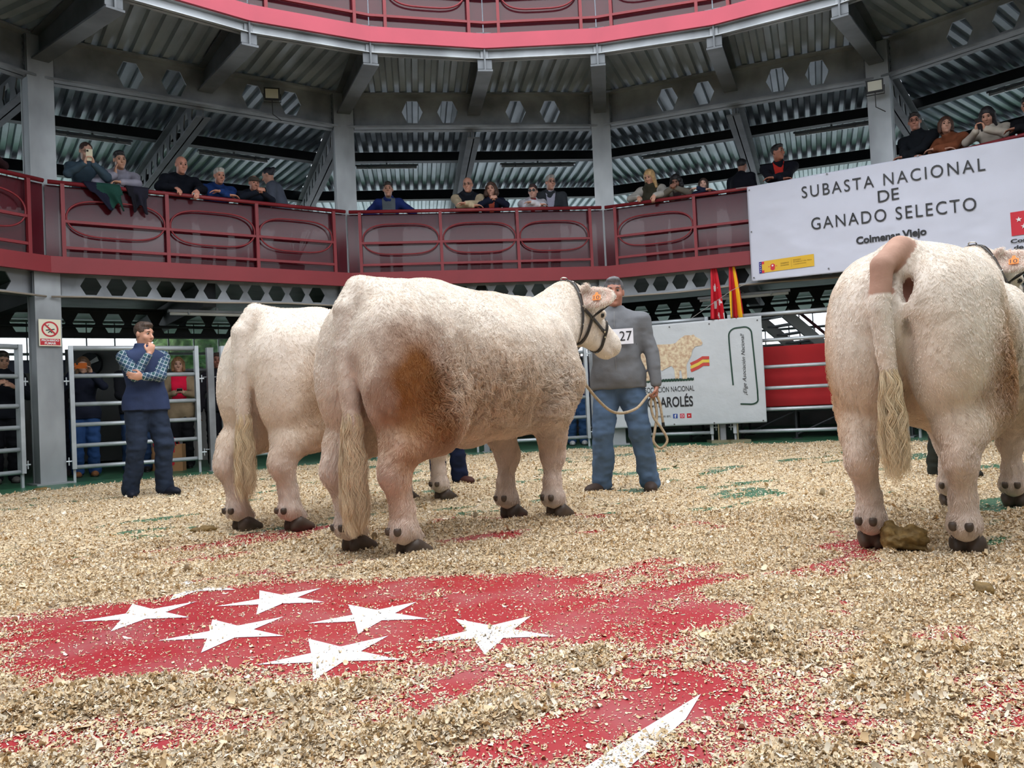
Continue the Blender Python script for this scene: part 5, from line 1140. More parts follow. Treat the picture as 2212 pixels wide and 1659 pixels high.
        if st == 'cap': # hair showing below the cap
            h3 = SDF(hc - .2 * k, hc + .2 * k, .009); h3.ell(Hh(0, -.03, .0), (.080 * kh, .078 * kh, .045 * kh), .01, Rhd); h3.ell(Hh(0, .07, 0), (.12 * kh, .09 * kh, .1 * kh), .01, Rhd, 'sub'); h3.obj('hair', mat('hair_grey', lin((120, 115, 110)), .7), body)
    if glasses:
        mb = MB()
        for q in (1, -1):
            c0 = np.array([q * .033, .098, .008]); mb.tube([Hh(c0[0] + .025 * math.cos(t), c0[1] - .004 * abs(math.cos(t)), c0[2] + .018 * math.sin(t)) for t in np.linspace(0, 2 * PI, 14, endpoint=False)], .0022 * k if glasses != 'sun' else .004, 5, closed=True); mb.tube([Hh(q * .058, .094, .012), Hh(q * .084, .0, .012)], .002, 5)
        mb.tube([Hh(-.010, .102, .012), Hh(.010, .102, .012)], .002, 5)
        if glasses == 'sun':
            for q in (1, -1): put_poly(mb, [(q * .033 + .026 * math.cos(t), .008 + .020 * math.sin(t)) for t in np.linspace(0, 2 * PI, 12, endpoint=False)], lambda a, b_: Hh(a, .101, b_))
        mb.build('glasses', BLACK, body)
    # clothes
    tp, tc_ = top; TM = plaidm or cloth(tc_)
    s = SDF(lo, hi, h); torso(s); frs = .93 if not bare_arm else .25
    for q in (1, -1): arm(s, q, frs); s.cone(J[q]['hip'] + [0, 0, .06], J[q]['hip'] * .8 + J[q]['kn'] * .2, .100 * k, .104 * k, .05)
    s.ell(pel, ((.175 if not female else .185) * k * (1 + (g - 1) * .7), .125 * k * g, .15 * k), .04)
    s.cut(lambda X_, Y_, Z_: (pel[2] - (.94 - hem) * k - Z_) + 0 * X_ + 0 * Y_)
    if collar: s.cone(sp(.50), neck + upv * .012 * k, .080 * k, .064 * k, .02)
    nk = neck + upv * (.045 * k if collar else .0); s.cut(lambda X_, Y_, Z_: np.where((X_ - nk[0]) ** 2 + (Y_ - nk[1]) ** 2 + 0 * Z_ < (.16 * k) ** 2, ((X_ - nk[0]) * upv[0] + (Y_ - nk[1]) * upv[1] + (Z_ - nk[2]) * upv[2]), -1.))
    jk = s.obj(tp, TM, body, inflate=.016 * k if tp != 'shirt' else .011 * k, wrinkle=.010, wf=9, seed=int(abs(loc[0] * 13 + loc[1] * 7)) % 50)
    if inner:   # visible shirt front: a wedge lying over the chest
        s2 = SDF(lo, hi, h); torso(s2); cc_ = sp(.36) + fw2 * .13 * k; ww = inner[1] if len(inner) > 1 else .055
        rt2 = rt
        s2.cut(lambda X_, Y_, Z_: np.maximum(np.abs((X_ - pel[0]) * rt2[0] + (Y_ - sp(.4)[1]) * rt2[1]) - (ww * k + .28 * (Z_ - sp(.36)[2]) * (.5 if ww < .07 else .1)), -((X_ - sp(.3)[0]) * fw2[0] + (Y_ - sp(.3)[1]) * fw2[1] + (Z_ - sp(.3)[2]) * fw2[2])))
        s2.cut(lambda X_, Y_, Z_: np.maximum((pel[2] + .02) - Z_, Z_ - neck[2] - .0) + 0 * X_ + 0 * Y_)
        s2.obj('inner_shirt', cloth(inner[0]), body, inflate=.024 * k)
    if vest:
        s3 = SDF(lo, hi, h); torso(s3)
        for q in (1, -1): s3.cone(J[q]['hip'] + [0, 0, .06], J[q]['hip'] * .8 + J[q]['kn'] * .2, .102 * k, .106 * k, .05)
        s3.cut(lambda X_, Y_, Z_: np.abs((X_ - pel[0]) * rt[0] + (Y_ - sp(.4)[1]) * rt[1]) - shw * k * .88 - .2 * (Z_ < sp(.22)[2]))
        s3.cut(lambda X_, Y_, Z_: (pel[2] - (.94 - hem + .01) * k - Z_) + 0 * X_ + 0 * Y_); s3.cone(sp(.50), neck + upv * .03 * k, .082 * k, .068 * k, .02)
        s3.cut(lambda X_, Y_, Z_: np.where((X_ - nk[0]) ** 2 + (Y_ - nk[1]) ** 2 + 0 * Z_ < (.14 * k) ** 2, ((Y_ - nk[1]) * upv[1] + (Z_ - nk[2] - .01) * upv[2]) + 0 * X_, -1.))
        s3.obj('vest', cloth(vest, .75), body, inflate=.026 * k, wrinkle=.012, wf=7, seed=3)
    s = SDF(lo, hi, h)
    s.ell(pel, ((.165 if not female else .178) * k * (1 + (g - 1) * .7), .115 * k * g, .15 * k), .03)
    for q in (1, -1):
        leg(s, q); j = J[q]; s.cone(j['kn'], j['an'] + [0, -.01, -.01 * k], .073 * k, .070 * k, .03); s.cone(j['hip'] + [0, 0, -.05], j['kn'], .100 * k, .076 * k, .04)
    zc = .97 * k; s.cut(lambda X_, Y_, Z_: np.maximum(Z_ - zc, .035 * k - Z_) + 0 * X_ + 0 * Y_)
    s.obj('trousers', cloth(legs), body, inflate=.010 * k, wrinkle=.016, wf=11, seed=7)
    for q in (1, -1):
        j = J[q]; fd = np.array([math.sin(j['fyaw']), math.cos(j['fyaw']), 0]); sd = np.array([fd[1], -fd[0], 0]); q0 = j['an'].copy(); q0[2] = .04 * k
        s = SDF(q0 - .26 * k, q0 + .26 * k, .008); Rf = np.stack([sd, fd, np.array([0, 0, 1.])], 1)
        s.ell(q0 - fd * .015 * k, (.050 * k, .070 * k, .060 * k), .03, Rf); s.ell(q0 + fd * .10 * k - [0, 0, .004], (.054 * k, .118 * k, .050 * k), .03, Rf); s.cone(q0 + [0, 0, .0], j['an'] + [0, 0, .02 * k], .045 * k, .043 * k, .02)
        s.cut(lambda X_, Y_, Z_: .003 - Z_ + 0 * X_ + 0 * Y_); sh = s.obj('shoe', cloth(shoes, .6), body)
        s = SDF(q0 - .26 * k, q0 + .26 * k, .008); s.ell(q0 + fd * .045 * k - [0, 0, .03], (.058 * k, .168 * k, .05 * k), .01, Rf); s.cut(lambda X_, Y_, Z_: np.maximum(.002 - Z_, Z_ - .022) + 0 * X_ + 0 * Y_); s.obj('sole', mat('rubber_sole', (.03, .027, .025), .7), sh)
    Rw = rotz(yaw); W_ = lambda p: Rw @ np.asarray(p, float) + np.array(loc)
    return body, dict(J=J, W=W_, head=Hh, neck=neck, Rhd=Rhd, Rw=Rw, sp=sp, fw=fw2, k=k, rt=rt, s=b)
def phone(info, qs, label, colr=(230, 225, 210), horiz=False, off=.03):
    """handset held between or in the hands, screen toward the face"""
    J, W_ = info['J'], info['W']; c = np.mean([W_(J[q]['grip']) for q in qs], 0); hd = W_(info['head'](0, .09, .0)); n = unit(hd - c); u = unit(np.cross(n, (0, 0, 1))); v = np.cross(u, n)
    a, b_ = (.15, .075) if horiz else (.075, .15); rt = MB(); c = c + v * off
    for dx, dy in ((0, 0),): rt.box(c, (a, .008, b_), u, n, v)
    o = rt.build('phone', mat('phone_case_%d' % colr[0], lin(colr), .4)); mb = MB(); mb.box(c + n * .0045, (a * .92, .001, b_ * .94), u, n, v); mb.build('screen', mat('phone_screen', (.01, .01, .012), .1), o)
    mb = MB(); q_ = c - n * .005 + v * b_ * .36 - u * a * .28; mb.box(q_, (.024, .003, .024), u, n, v); mb.build('camera_lens', BLACK, o); tag(o, label, 'phone'); return o

# --- the two men standing on the shavings
YL = math.atan2(-.80, -.62) - PI / 2   # faces right and toward the ring centre
YL = math.atan2(-.62, .78) - PI / 2
vestman, vi = person('person in a blue vest over a green checked shirt, chin on one hand', (-3.60, 7.88, 0), YL, 1.70, lean=-.02, girth=1.08, head=(-.35, .12, 0.),
    arms={1: ((.06, .21, 1.375), (.20, .34, 1.02), .75, (-.3, .12, .9), (-.1, -.9, .1)), -1: ((.16, .27, 1.155), (-.34, .10, 1.08), .55, (1, .05, .05), (-.1, -.9, .3))},
    feet={1: (.15, -.04, .4), -1: (-.13, .10, -.2)}, hair=('short', (72, 56, 46)), top=('shirt', (60, 100, 95)), plaidm=plaid('green_check_cloth', lin((38, 78, 84)), lin((205, 215, 215)), lin((30, 52, 92))), vest=(50, 62, 94), legs=(40, 50, 68), shoes=(24, 28, 40), h=.0075, eyes=True, hem=.90, skinc=(204, 152, 128))
GY = math.atan2(-.97, -.22) - PI / 2
greyman, gi = person('person in a grey zip sweater with a white number card, holding the cattle rope', (.845, 6.36, 0), GY, 1.69, girth=1.22, head=(-.1, .02, 0.),
    arms={-1: ((-.30, .06, .80), (-.5, -.1, 1.0), 1.0, (.05, .10, -1), (1, .1, 0)), 1: ((.24, .40, 1.22), (.5, .1, 1.0), .9, (.3, .8, .2), (-1, 0, 0))},
    feet={1: (.17, .04, .6), -1: (-.21, -.02, -.1)}, hair=('crop', (92, 90, 92)), top=('sweater', (112, 114, 118)), legs=(86, 108, 136), shoes=(66, 54, 48), h=.0075, eyes=True, hem=.86, skinc=(172, 118, 98))
# number card, zip and pocket on the grey sweater
mb = MB(); sg_ = gi['s']
def onchest(a, z, off=.034):
    p = sg_.march(np.array([a, 0, z]), np.array([0, 1, 0.]), .5, 0); return p + np.array([0, off, 0])
cx_, cz_ = -.06, 1.215
cen = [onchest(cx_ + da, cz_ + dz, .030) for da in (-.08, .08) for dz in (-.07, .07)]
yb = max(p[1] for p in cen)
tx = unit(np.array([-1, 0, 0.]) + 0 * cen[0]); 
CP = lambda a, b_, off=0.: np.array([cx_ - a, yb + .004 + off - .25 * max(0, b_) * .5, cz_ + b_])
mb.add([CP(-.085, -.06), CP(.085, -.06), CP(.085, .06), CP(-.085, .06), CP(-.085, -.06, -.002), CP(.085, -.06, -.002), CP(.085, .06, -.002), CP(-.085, .06, -.002)], [(0, 1, 2, 3), (7, 6, 5, 4), (0, 4, 5, 1), (1, 5, 6, 2), (2, 6, 7, 3), (3, 7, 4, 0)])
cd = mb.build('number_card', mat('card_white', (.8, .8, .85), .6), greyman); mb = MB(); put_text(mb, '27', -.02, .075, -.035, .04, lambda a, b_: CP(a, b_, .0015)); mb.build('number', INK, cd)
mb = MB(); mb.tube([onchest(0, z, .022) for z in np.linspace(.95, 1.42, 16)], .003, 5); mb.build('zip', mat('zip_grey', (.2, .2, .2), .4), greyman)
for q in (1, -1): mb = MB(); mb.tube([onchest(q * .17, 1.02, .022), onchest(q * .155, 1.16, .022)], .006, 5); mb.build('pocket_zip', BLACK, greyman)
mb = MB(); mb.tube([onchest(0, z, .026) for z in np.linspace(.98, 1.40, 14)] , .003, 5)
for_v = mb.v
# --- lead rope: halter ring to the man's left hand, spare rope looped below
ringw = np.array(B.location) + rotz(B.rotation_euler.z) @ (np.array(list(B['ring'])) * B.scale[0]) + np.array([0, 0, -.04])
del B['ring']; del C['ring']
gr = gi['W'](gi['J'][-1]['grip'])
def bez(pts, n=30):
    pts = [np.array(p, float) for p in pts]; out = []
    for i in range(len(pts) - 1):
        p0, p1, p2, p3 = pts[max(0, i - 1)], pts[i], pts[i + 1], pts[min(len(pts) - 1, i + 2)]
        for t in np.linspace(0, 1, n, endpoint=False): out.append(.5 * ((2 * p1) + (p2 - p0) * t + (2 * p0 - 5 * p1 + 4 * p2 - p3) * t * t + (3 * p1 - p0 - 3 * p2 + p3) * t ** 3))
    return out + [pts[-1]]
dr = gr - ringw
mb = MB(); ropeM = mat('tan_rope', lin((176, 156, 128)), .8, 0, .15, 60, .6, 160)
pts = bez([ringw, ringw + dr * .12 + [0, 0, -.18], ringw + dr * .42 + [0, -.06, -.30], ringw + dr * .72 + [0, -.08, -.20], gr + [-.03, -.01, .0], gr + [.01, 0, -.04], gr + [.02, -.02, -.16], gr + [-.005, -.04, -.28], gr + [-.02, -.05, -.36], gr + [.03, -.05, -.415], gr + [.085, -.05, -.36], gr + [.05, -.05, -.27], gr + [-.01, -.03, -.17], gr + [-.02, -.02, -.06], gr + [.01, 0, .01], gr + [.045, -.01, -.05], gr + [.055, -.02, -.13], gr + [.065, -.02, -.225]], 9)
mb.tube(pts, .0105, 8); rp_o = mb.build('lead_rope', ropeM, None, True); tag(rp_o, 'tan rope hanging from the middle cow halter to the hand of the man in grey', 'rope')
mb = MB(); mb.tube([gr + [.065, -.02, -.22], gr + [.067, -.02, -.25]], .012, 8); mb.build('rope_end', BLACK, rp_o)
# --- handlers mostly hidden by the cattle
person('person hidden behind the middle cow, only dark jeans and brown shoes showing', (-.64, 7.62, 0), PI, 1.60, lean=.25, hair=('short', (60, 50, 40)), legs=(28, 38, 66), shoes=(70, 42, 36), top=('jacket', (50, 60, 80)), feet={1: (.10, .05, .1), -1: (-.11, 0, -.8)})
person('person hidden behind the right cow, only one dark patterned leg and boot showing', (3.36, 6.25, 0), PI, 1.62, lean=.15, hair=('short', (60, 50, 40)), legs=(44, 48, 44), shoes=(40, 38, 32), top=('jacket', (50, 60, 50)), feet={1: (.10, .05, .1), -1: (-.11, 0, -.3)})

# --- onlookers standing outside the fence
GRP = 'onlookers behind the fence'
pA, iA = person('person filming with an orange phone behind the gate, navy top and blue jeans', (-5.95, 11.15, 0), math.atan2(-.9, .45) - PI / 2, 1.66, female=True, head=(0, .12, 0), arms={1: ((.13, .33, 1.42), (.35, .1, 1.1), .5, (-.1, .5, 1), (-.4, .4, 0)), -1: ((-.10, .34, 1.42), (-.35, .1, 1.1), .5, (.1, .5, 1), (.4, .4, 0))},
    hair=('long', (96, 72, 52)), top=('jacket', (28, 32, 48)), legs=(42, 72, 120), shoes=(130, 88, 56), skinc=(206, 160, 138), group=GRP)
phone(iA, (1, -1), 'orange phone held sideways by the woman behind the gate', (196, 100, 40), True, .05)
person('person in a black leather jacket behind the man in the blue vest', (-5.45, 11.6, 0), math.atan2(-.9, .5) - PI / 2, 1.76, head=(0, 0, 0), arms={1: ((.05, .24, 1.0),), -1: ((-.05, .24, 1.0),)}, hair=('crop', (90, 80, 72)), top=('jacket', (22, 24, 30)), legs=(38, 58, 90), shoes=(30, 28, 28), group=GRP)
pB, iB = person('person in a beige coat over a pink top holding a phone behind the gate', (-4.98, 12.0, 0), math.atan2(-.9, .4) - PI / 2, 1.66, female=True, head=(.0, .05, 0), arms={1: ((.06, .26, 1.12), (.35, 0, 1.0), .6, (-.5, .5, .3)), -1: ((-.06, .26, 1.12), (-.35, 0, 1.0), .6, (.5, .5, .3))},
    hair=('bob', (150, 110, 74)), top=('coat', (140, 122, 98)), inner=((214, 24, 62), .09), legs=(14, 14, 18), shoes=(20, 20, 22), skinc=(206, 160, 140), hem=.72, group=GRP)
phone(iB, (1, -1), 'dark phone held at waist height by the woman in the beige coat', (24, 24, 28))
person('person in dark clothes standing between the gate and the square post', (-4.42, 12.1, 0), math.atan2(-.9, .3) - PI / 2, 1.70, hair=('short', (60, 40, 34)), top=('jacket', (26, 24, 30)), legs=(20, 20, 26), shoes=(25, 25, 25), skinc=(140, 90, 74), group=GRP)
person('person in black at the left edge behind the gate, white soled shoes', (-6.72, 10.6, 0), math.atan2(-.8, .6) - PI / 2, 1.74, head=(-.2, .3, 0), arms={1: ((.10, .30, 1.28),), -1: ((-.10, .30, 1.25),)}, hair=('crop', (70, 60, 54)), top=('jacket', (20, 22, 30)), legs=(20, 20, 26), shoes=(110, 108, 104), group=GRP)
person('person in a dark coat glimpsed between the left gate and the sign column', (-6.6, 11.6, 0), math.atan2(-.8, .6) - PI / 2, 1.70, hair=('short', (40, 34, 30)), top=('jacket', (34, 34, 40)), legs=(36, 38, 50), shoes=(60, 58, 56), group=GRP)
person('person in a blue jacket with long brown hair behind the ring fence', (1.05, 13.3, 0), PI, 1.60, lean=.2, female=True, hair=('long', (100, 66, 48)), top=('jacket', (28, 38, 96)), legs=(50, 80, 120), shoes=(200, 200, 200), group=GRP)
person('person in a red top and light jeans seen low behind the middle cow chest', (.62, 13.5, 0), PI, 1.62, female=True, hair=('long', (60, 40, 30)), top=('jacket', (120, 26, 36)), legs=(84, 110, 140), shoes=(180, 178, 172), group=GRP)

# --- people on the gallery, leaning on the rail
ZG = 2.82; GG = 'spectators on the gallery'
def gperson(i, t, hz, label, stat=1.70, off=.0, face=0., **kw):
    """spectator whose head is over point t of bay i at height hz; face turns from square to the rail"""
    a, e, n = bay_frame(i, 0.0); head_h = hz - ZG; k = stat / 1.75
    c = (head_h - .94 * k) / (.665 * k); lean = math.acos(max(.50, min(1., c))) if c < 1 else 0.
    if c < .50 and head_h < 1.22: k *= head_h / ((.94 + .665 * .5) * k) if head_h < (.94 + .665 * .5) * k else 1; 
    stat = k * 1.75; back = .665 * k * math.sin(lean); d_ = .10 + back + off
    p = a + e * t + n * d_; yaw = math.atan2(-n[1], -n[0]) - PI / 2 + face
    cf, sf = math.cos(face), math.sin(face)
    zr = 3.80 - ZG + .045
    def A_(x, y, z): # point given in rail frame: x to the right, y toward the ring (0 = body), z above the gallery floor
        return np.array([x * cf + y * sf, -x * sf + y * cf, z])
    rail = back + .22
    ar = kw.pop('pose', 'fold')
    w = .0 + rail + off
    if ar == 'fold': arms = {1: (A_(-.06, w, zr), A_(.45, w - .1, zr - .1), .35, A_(-1, .15, 0), (0, 0, -1)), -1: (A_(.07, w + .02, zr + .035), A_(-.45, w - .1, zr - .1), .35, A_(1, .15, 0), (0, 0, -1))}
    elif ar == 'clasp': arms = {1: (A_(.03, w + .03, zr + .08), A_(.4, w - .05, zr - .1), .9, A_(-.4, .6, .3), (-1, 0, 0)), -1: (A_(-.03, w + .03, zr + .08), A_(-.4, w - .05, zr - .1), .9, A_(.4, .6, .3), (1, 0, 0))}
    elif ar == 'drop': arms = {1: (A_(.14, w + .02, zr + .02), A_(.5, w - .2, zr), .5, A_(-.3, 1, -.6), (0, 0, -1)), -1: (A_(-.12, w + .08, zr + .0), A_(-.5, w - .2, zr), .6, A_(.2, .6, -1), (0, -1, 0))}
    elif ar == 'phone': arms = {1: (A_(.05, back + .26, head_h - .20), A_(.4, back, zr - .05), .7, A_(-.2, .35, 1), (-.8, .2, 0)), -1: (A_(-.05, back + .26, head_h - .20), A_(-.4, back, zr - .05), .7, A_(.2, .35, 1), (.8, .2, 0))}
    elif ar == 'chin': arms = {1: (A_(.075, back + .10, head_h - .20), A_(.18, back + .25, zr), .25, A_(.0, .0, 1), A_(-1, -.2, 0)), -1: (A_(.03, w, zr + .02), A_(-.45, w - .1, zr), .5, A_(1, .1, 0), (0, 0, -1))}
    elif ar == 'hang': arms = {}
    else: arms = ar
    hd = kw.pop('head', (0, .25, 0)); 
    b, inf = person(label, (p[0], p[1], ZG), yaw, stat, lean=lean, arms=arms, head=hd, h=kw.pop('h', .0105), group=GG, **kw)
    return b, inf
W1, i1 = gperson(0, .50, 4.25, 'person in a slate blue sweater photographing with a pale phone on the gallery', female=True, pose='phone', glasses='thin', hair=('bun', (58, 42, 36)), top=('sweater', (62, 80, 94)), skinc=(196, 152, 132), head=(-.25, .35, 0))
phone(i1, (1, -1), 'pale phone in the hands of the woman in the slate blue sweater', (226, 222, 200), off=.05)
gperson(0, .90, 4.19, 'person in a light grey hooded sweater resting a cheek on one hand on the gallery', pose='chin', hair=('short', (28, 26, 30)), top=('sweater', (146, 144, 158)), skinc=(196, 148, 124), head=(-.15, .2, .12))
gperson(0, 1.68, 4.22, 'bald person in a black zip jacket leaning over the gallery rail', stat=1.74, girth=1.12, pose='drop', hair=('fringe', (130, 110, 100)), top=('jacket', (16, 20, 30)), skinc=(196, 138, 118), head=(-.1, .2, 0))
gperson(0, 2.19, 4.13, 'grey-haired person in a bright blue jacket with folded hands on the gallery rail', stat=1.66, girth=1.1, pose='fold', hair=('short', (168, 164, 158)), top=('jacket', (26, 52, 104)), skinc=(188, 132, 110), head=(-.1, .2, 0))
gperson(0, 2.68, 4.08, 'older person in a flat cap and dark jacket clasping hands on the gallery rail', stat=1.62, girth=1.08, pose='clasp', hair=('cap', (74, 66, 60)), top=('jacket', (22, 28, 40)), skinc=(186, 130, 110), head=(-.05, .2, 0))
gperson(0, 3.22, 4.36, 'person in a grey rain jacket turned away beside the gallery plant', stat=1.72, female=True, off=.10, face=-2.1, pose={1: ((.2, .3, 1.0),), -1: ((-.15, .3, 1.0),)}, hair=('bun', (24, 26, 36)), top=('jacket', (84, 90, 104)), skinc=(190, 140, 118), head=(.2, .35, 0))
gperson(1, .63, 4.17, 'short-haired person in a blue jacket over a grey top standing alone on the gallery', female=True, off=.12, pose={1: ((.12, .25, 1.0),), -1: ((-.2, .12, .95),)}, hair=('short', (40, 32, 30)), top=('jacket', (34, 50, 110)), inner=((104, 112, 118), .085), skinc=(190, 140, 118), head=(0, .05, 0))
W8, i8 = gperson(1, 1.89, 4.19, 'balding person in a dark vest over a beige shirt on the gallery', stat=1.74, girth=1.12, pose='fold', glasses='thin', hair=('fringe', (150, 140, 132)), top=('shirt', (190, 172, 144)), vest=(28, 32, 42), skinc=(200, 146, 126), head=(.3, .15, 0))
gperson(1, 2.26, 4.12, 'brown-haired person in a navy coat and orange scarf on the gallery', stat=1.64, female=True, pose='clasp', hair=('curly', (72, 50, 40)), top=('coat', (24, 30, 50)), inner=((190, 90, 70), .03), skinc=(200, 150, 130), head=(.3, .15, 0))
gperson(1, 2.93, 4.07, 'person in dark sunglasses and a white jacket leaning on the gallery rail', stat=1.62, girth=1.15, female=True, pose='fold', glasses='sun', hair=('short', (50, 28, 30)), top=('jacket', (204, 202, 210)), inner=((150, 30, 44), .025), skinc=(206, 158, 140), head=(.35, .1, 0))
gperson(1, 3.24, 4.24, 'grey-haired person in glasses and a charcoal jacket over a pale shirt on the gallery', stat=1.76, girth=1.15, off=.10, pose='hang', glasses='thin', hair=('short', (150, 146, 142)), top=('jacket', (56, 60, 66)), inner=((176, 176, 196), .045), skinc=(196, 146, 128), head=(-.2, .1, 0))
gperson(2, .72, 4.19, 'blonde person in an olive vest over pale sleeves on the gallery', stat=1.66, female=True, pose='drop', hair=('long', (196, 160, 112)), top=('sweater', (176, 172, 166)), vest=(62, 60, 48), skinc=(200, 150, 128), head=(.35, .45, 0))
gperson(2, 1.13, 4.05, 'curly dark-haired person in a taupe jacket looking down on the gallery', stat=1.60, female=True, pose='clasp', hair=('curly', (22, 20, 24)), top=('jacket', (110, 104, 96)), inner=((60, 50, 52), .04), skinc=(140, 96, 80), head=(.1, .5, 0))
gperson(2, 1.55, 3.97, 'child with a brown fringe resting chin on navy sleeves on the gallery rail', stat=1.30, pose='fold', hair=('bob', (58, 42, 36)), top=('sweater', (26, 34, 58)), skinc=(214, 170, 152), head=(0, .1, 0))
gperson(2, 2.03, 4.27, 'person in a black jacket and pale trousers with back turned on the gallery', stat=1.60, off=.16, face=2.6, pose='hang', hair=('short', (16, 16, 22)), top=('jacket', (16, 18, 28)), legs=(150, 132, 126), skinc=(150, 104, 86), head=(0, .2, 0))
gperson(2, 2.66, 4.27, 'person in black with a red scarf looking sideways over the white banner', stat=1.76, girth=1.1, pose='fold', hair=('short', (24, 20, 22)), top=('sweater', (18, 20, 30)), inner=((190, 48, 40), .04), skinc=(160, 104, 84), head=(-1.0, .0, 0))
gperson(3, .42, 4.37, 'person in glasses and a dark coat beside the floodlight column', stat=1.76, girth=1.1, off=.02, pose='fold', glasses='thin', hair=('short', (34, 28, 28)), top=('coat', (24, 28, 34)), skinc=(190, 132, 112), head=(-.3, .1, 0))
gperson(3, .82, 4.20, 'person with brown hair and a rust leather jacket above the white banner', stat=1.66, female=True, pose='fold', hair=('bob', (78, 50, 38)), top=('jacket', (128, 74, 50)), skinc=(206, 156, 134), head=(-.5, .05, 0))
W19, i19 = gperson(3, 1.33, 4.17, 'person in a cream sweater looking down at a dark phone above the white banner', stat=1.66, female=True, pose='phone', hair=('long', (32, 26, 30)), top=('sweater', (186, 176, 164)), skinc=(200, 146, 124), head=(-.1, .5, 0))
phone(i19, (1, -1), 'dark phone held by the woman in the cream sweater', (26, 26, 40), off=.02)
gperson(3, 1.80, 4.15, 'person in black at the right edge above the white banner', stat=1.70, pose='fold', hair=('short', (20, 18, 20)), top=('jacket', (16, 16, 22)), skinc=(160, 110, 90))
gperson(-1, 3.35, 4.15, 'person at the left edge of the gallery, hands over the red rail', stat=1.70, pose='clasp', hair=('short', (60, 50, 44)), top=('jacket', (50, 30, 34)), skinc=(204, 150, 128))
# coats hung over the rail
def draped(i, t, w, drop, label, colr, seed, col2=None, skew=0.):
    a, e, n = bay_frame(i, -.127); nu, nv = 26, 30; vs = []
    for j in range(nv + 1):
        v = j / nv
        for q in range(nu + 1):
            u = q / nu; ww = w * (1 - .35 * v * (v > .5)); ph = u * 9 + seed; d = (v - .22) * (drop + .08)
            x = t + (u - .5) * ww * (1 + .25 * math.sin(3 * v + seed)) + skew * max(0, v - .2)
            if v < .22: z = 3.775 + .034 - (.22 - v) * .5; off = .045 + .10 * (.22 - v) * 3
            else: z = 3.775 + .034 - d * (1 + .18 * math.sin(ph * .7)) ; off = -.035 - .03 * math.sin(ph) * min(1, d * 6) - .02
            if .17 < v < .27: z = 3.775 + .036; off = .03 - (v - .17) * .65
            p = a + e * x + n * off; vs.append((p[0], p[1], z))
    fs = [(j * (nu + 1) + q, j * (nu + 1) + q + 1, (j + 1) * (nu + 1) + q + 1, (j + 1) * (nu + 1) + q) for j in range(nv) for q in range(nu)]
    mats_ = [cloth(colr), cloth(col2 or colr)]; mi = [1 if (fs_i % nu) / nu < .36 + .1 * math.sin(fs_i / nu * .4) else 0 for fs_i in range(len(fs))]
    o = mesh_obj('coat', vs, fs, smooth=True, mats=mats_, midx=mi); md = o.modifiers.new('t', 'SOLIDIFY'); md.thickness = .02; md.offset = 0; tag(o, label, 'coat', 'coats over the gallery rail')
draped(0, .62, .34, .30, 'dark green coat with navy lining draped over the gallery rail', (28, 66, 58), 1.1, (24, 26, 44), .22)
draped(0, 1.05, .30, .30, 'charcoal coat draped over the gallery rail below the grey hooded sweater', (32, 32, 44), 2.7, (24, 24, 32), .05)
# plants on the gallery by the columns
def plant(x, y, z, s_, label, seed):
    rr_ = random.Random(seed); rt = empty('potted_plant', (x, y, z)); mb = MB(); mb.tube([(0, 0, 0), (0, 0, .26), (0, 0, .26)], [.10, .14, .13], 14); mb.build('pot', mat('dark_pot', (.05, .05, .05), .6), rt)
    mb = MB()
    for k in range(26):
        an = rr_.uniform(0, 2 * PI); L_ = rr_.uniform(.45, .95) * s_; out = rr_.uniform(.15, .6); pts = []
        for t in np.linspace(0, 1, 6): pts.append(np.array([math.cos(an) * out * L_ * t, math.sin(an) * out * L_ * t, .24 + L_ * (t - .35 * t * t * out)]))
        sd = np.array([-math.sin(an), math.cos(an), 0]); vs = []; 
        for t, p in zip(np.linspace(0, 1, 6), pts): w = .017 * (1 - t) + .001; vs += [p - sd * w, p + sd * w + [0, 0, .004]]
        mb.add(vs, [(2 * j, 2 * j + 1, 2 * j + 3, 2 * j + 2) for j in range(5)])
    o = mb.build('leaves', mat('spiky_leaf_green', lin((52, 76, 50)), .5, 0, .25, 6), rt); o.modifiers.new('t', 'SOLIDIFY').thickness = .002; tag(rt, label, 'plant', 'gallery plants')
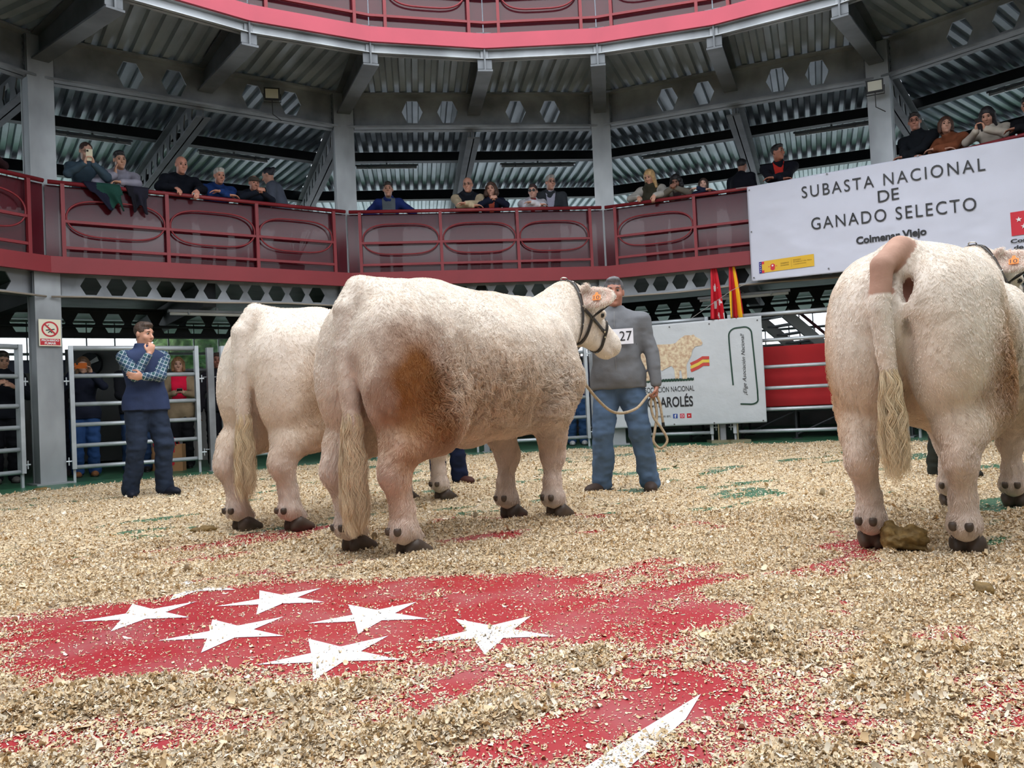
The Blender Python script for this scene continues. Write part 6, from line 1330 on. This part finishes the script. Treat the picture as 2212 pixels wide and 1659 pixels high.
p = on_bay(0, 3.50, ZG, .80); plant(p[0], p[1], ZG, 1.15, 'spiky potted plant on the gallery beside the woman turned away', 3)
# dung on the shavings
def pat(x, y, r_, hgt, label, seed):
    s = SDF((-r_ * 1.5, -r_ * 1.5, 0), (r_ * 1.5, r_ * 1.5, hgt * 2.2), max(.006, r_ / 22)); q = random.Random(seed)
    for k in range(9): an = q.uniform(0, 6.3); d = q.uniform(0, .55) * r_; s.ell((math.cos(an) * d, math.sin(an) * d, hgt * q.uniform(.2, .55)), (r_ * q.uniform(.3, .55), r_ * q.uniform(.3, .5), hgt * q.uniform(.4, .65)), .01)
    s.cut(lambda X_, Y_, Z_: .002 - Z_ + 0 * X_ + 0 * Y_); o = s.obj('dung', mat('dung_brown', lin((118, 94, 50)), .7, 0, .3, 30, .6, 60), None, wrinkle=.014, wf=32, loc=(x, y, .02)); tag(o, label, 'dung', 'dung on the shavings')
pat(1.69, 3.56, .105, .10, 'fresh brown dung pat between the hind hooves of the right cow', 2)
pat(-5.3, 9.0, .09, .02, 'small flat dung pat near the left column', 3)
pat(-2.02, 5.15, .085, .02, 'small flat dung pat just left of the left cow hoof', 5)
pat(1.57, 2.75, .035, .03, 'small dark dung clump on the shavings in the right foreground', 6)
pat(2.15, 3.0, .05, .03, 'dark dung clump near the right edge of the ring', 7)

# a leafy tree outside the windows
rt = empty('tree', (-8.8, 22.6, 0)); mb = MB(); mb.tube([(0, 0, 0), (.1, 0, 1.2), (.05, .1, 2.4)], [.16, .12, .08], 10); mb.build('trunk', mat('bark', (.09, .07, .05), .9, 0, .2, 10, .4, 30), rt, True)
q_ = random.Random(4); s = SDF((-1.6, -1.6, 1.0), (1.7, 1.7, 4.4), .05)
for k in range(16): s.ell((q_.uniform(-.8, .8), q_.uniform(-.8, .8), q_.uniform(1.9, 3.5)), (q_.uniform(.4, .7),) * 3, .05)
s.obj('crown', mat('tree_leaves', (.10, .20, .05), .7, 0, .5, 9, .8, 25), rt, wrinkle=.16, wf=5)
tag(rt, 'green leafy tree outside the windows behind the gate', 'tree')
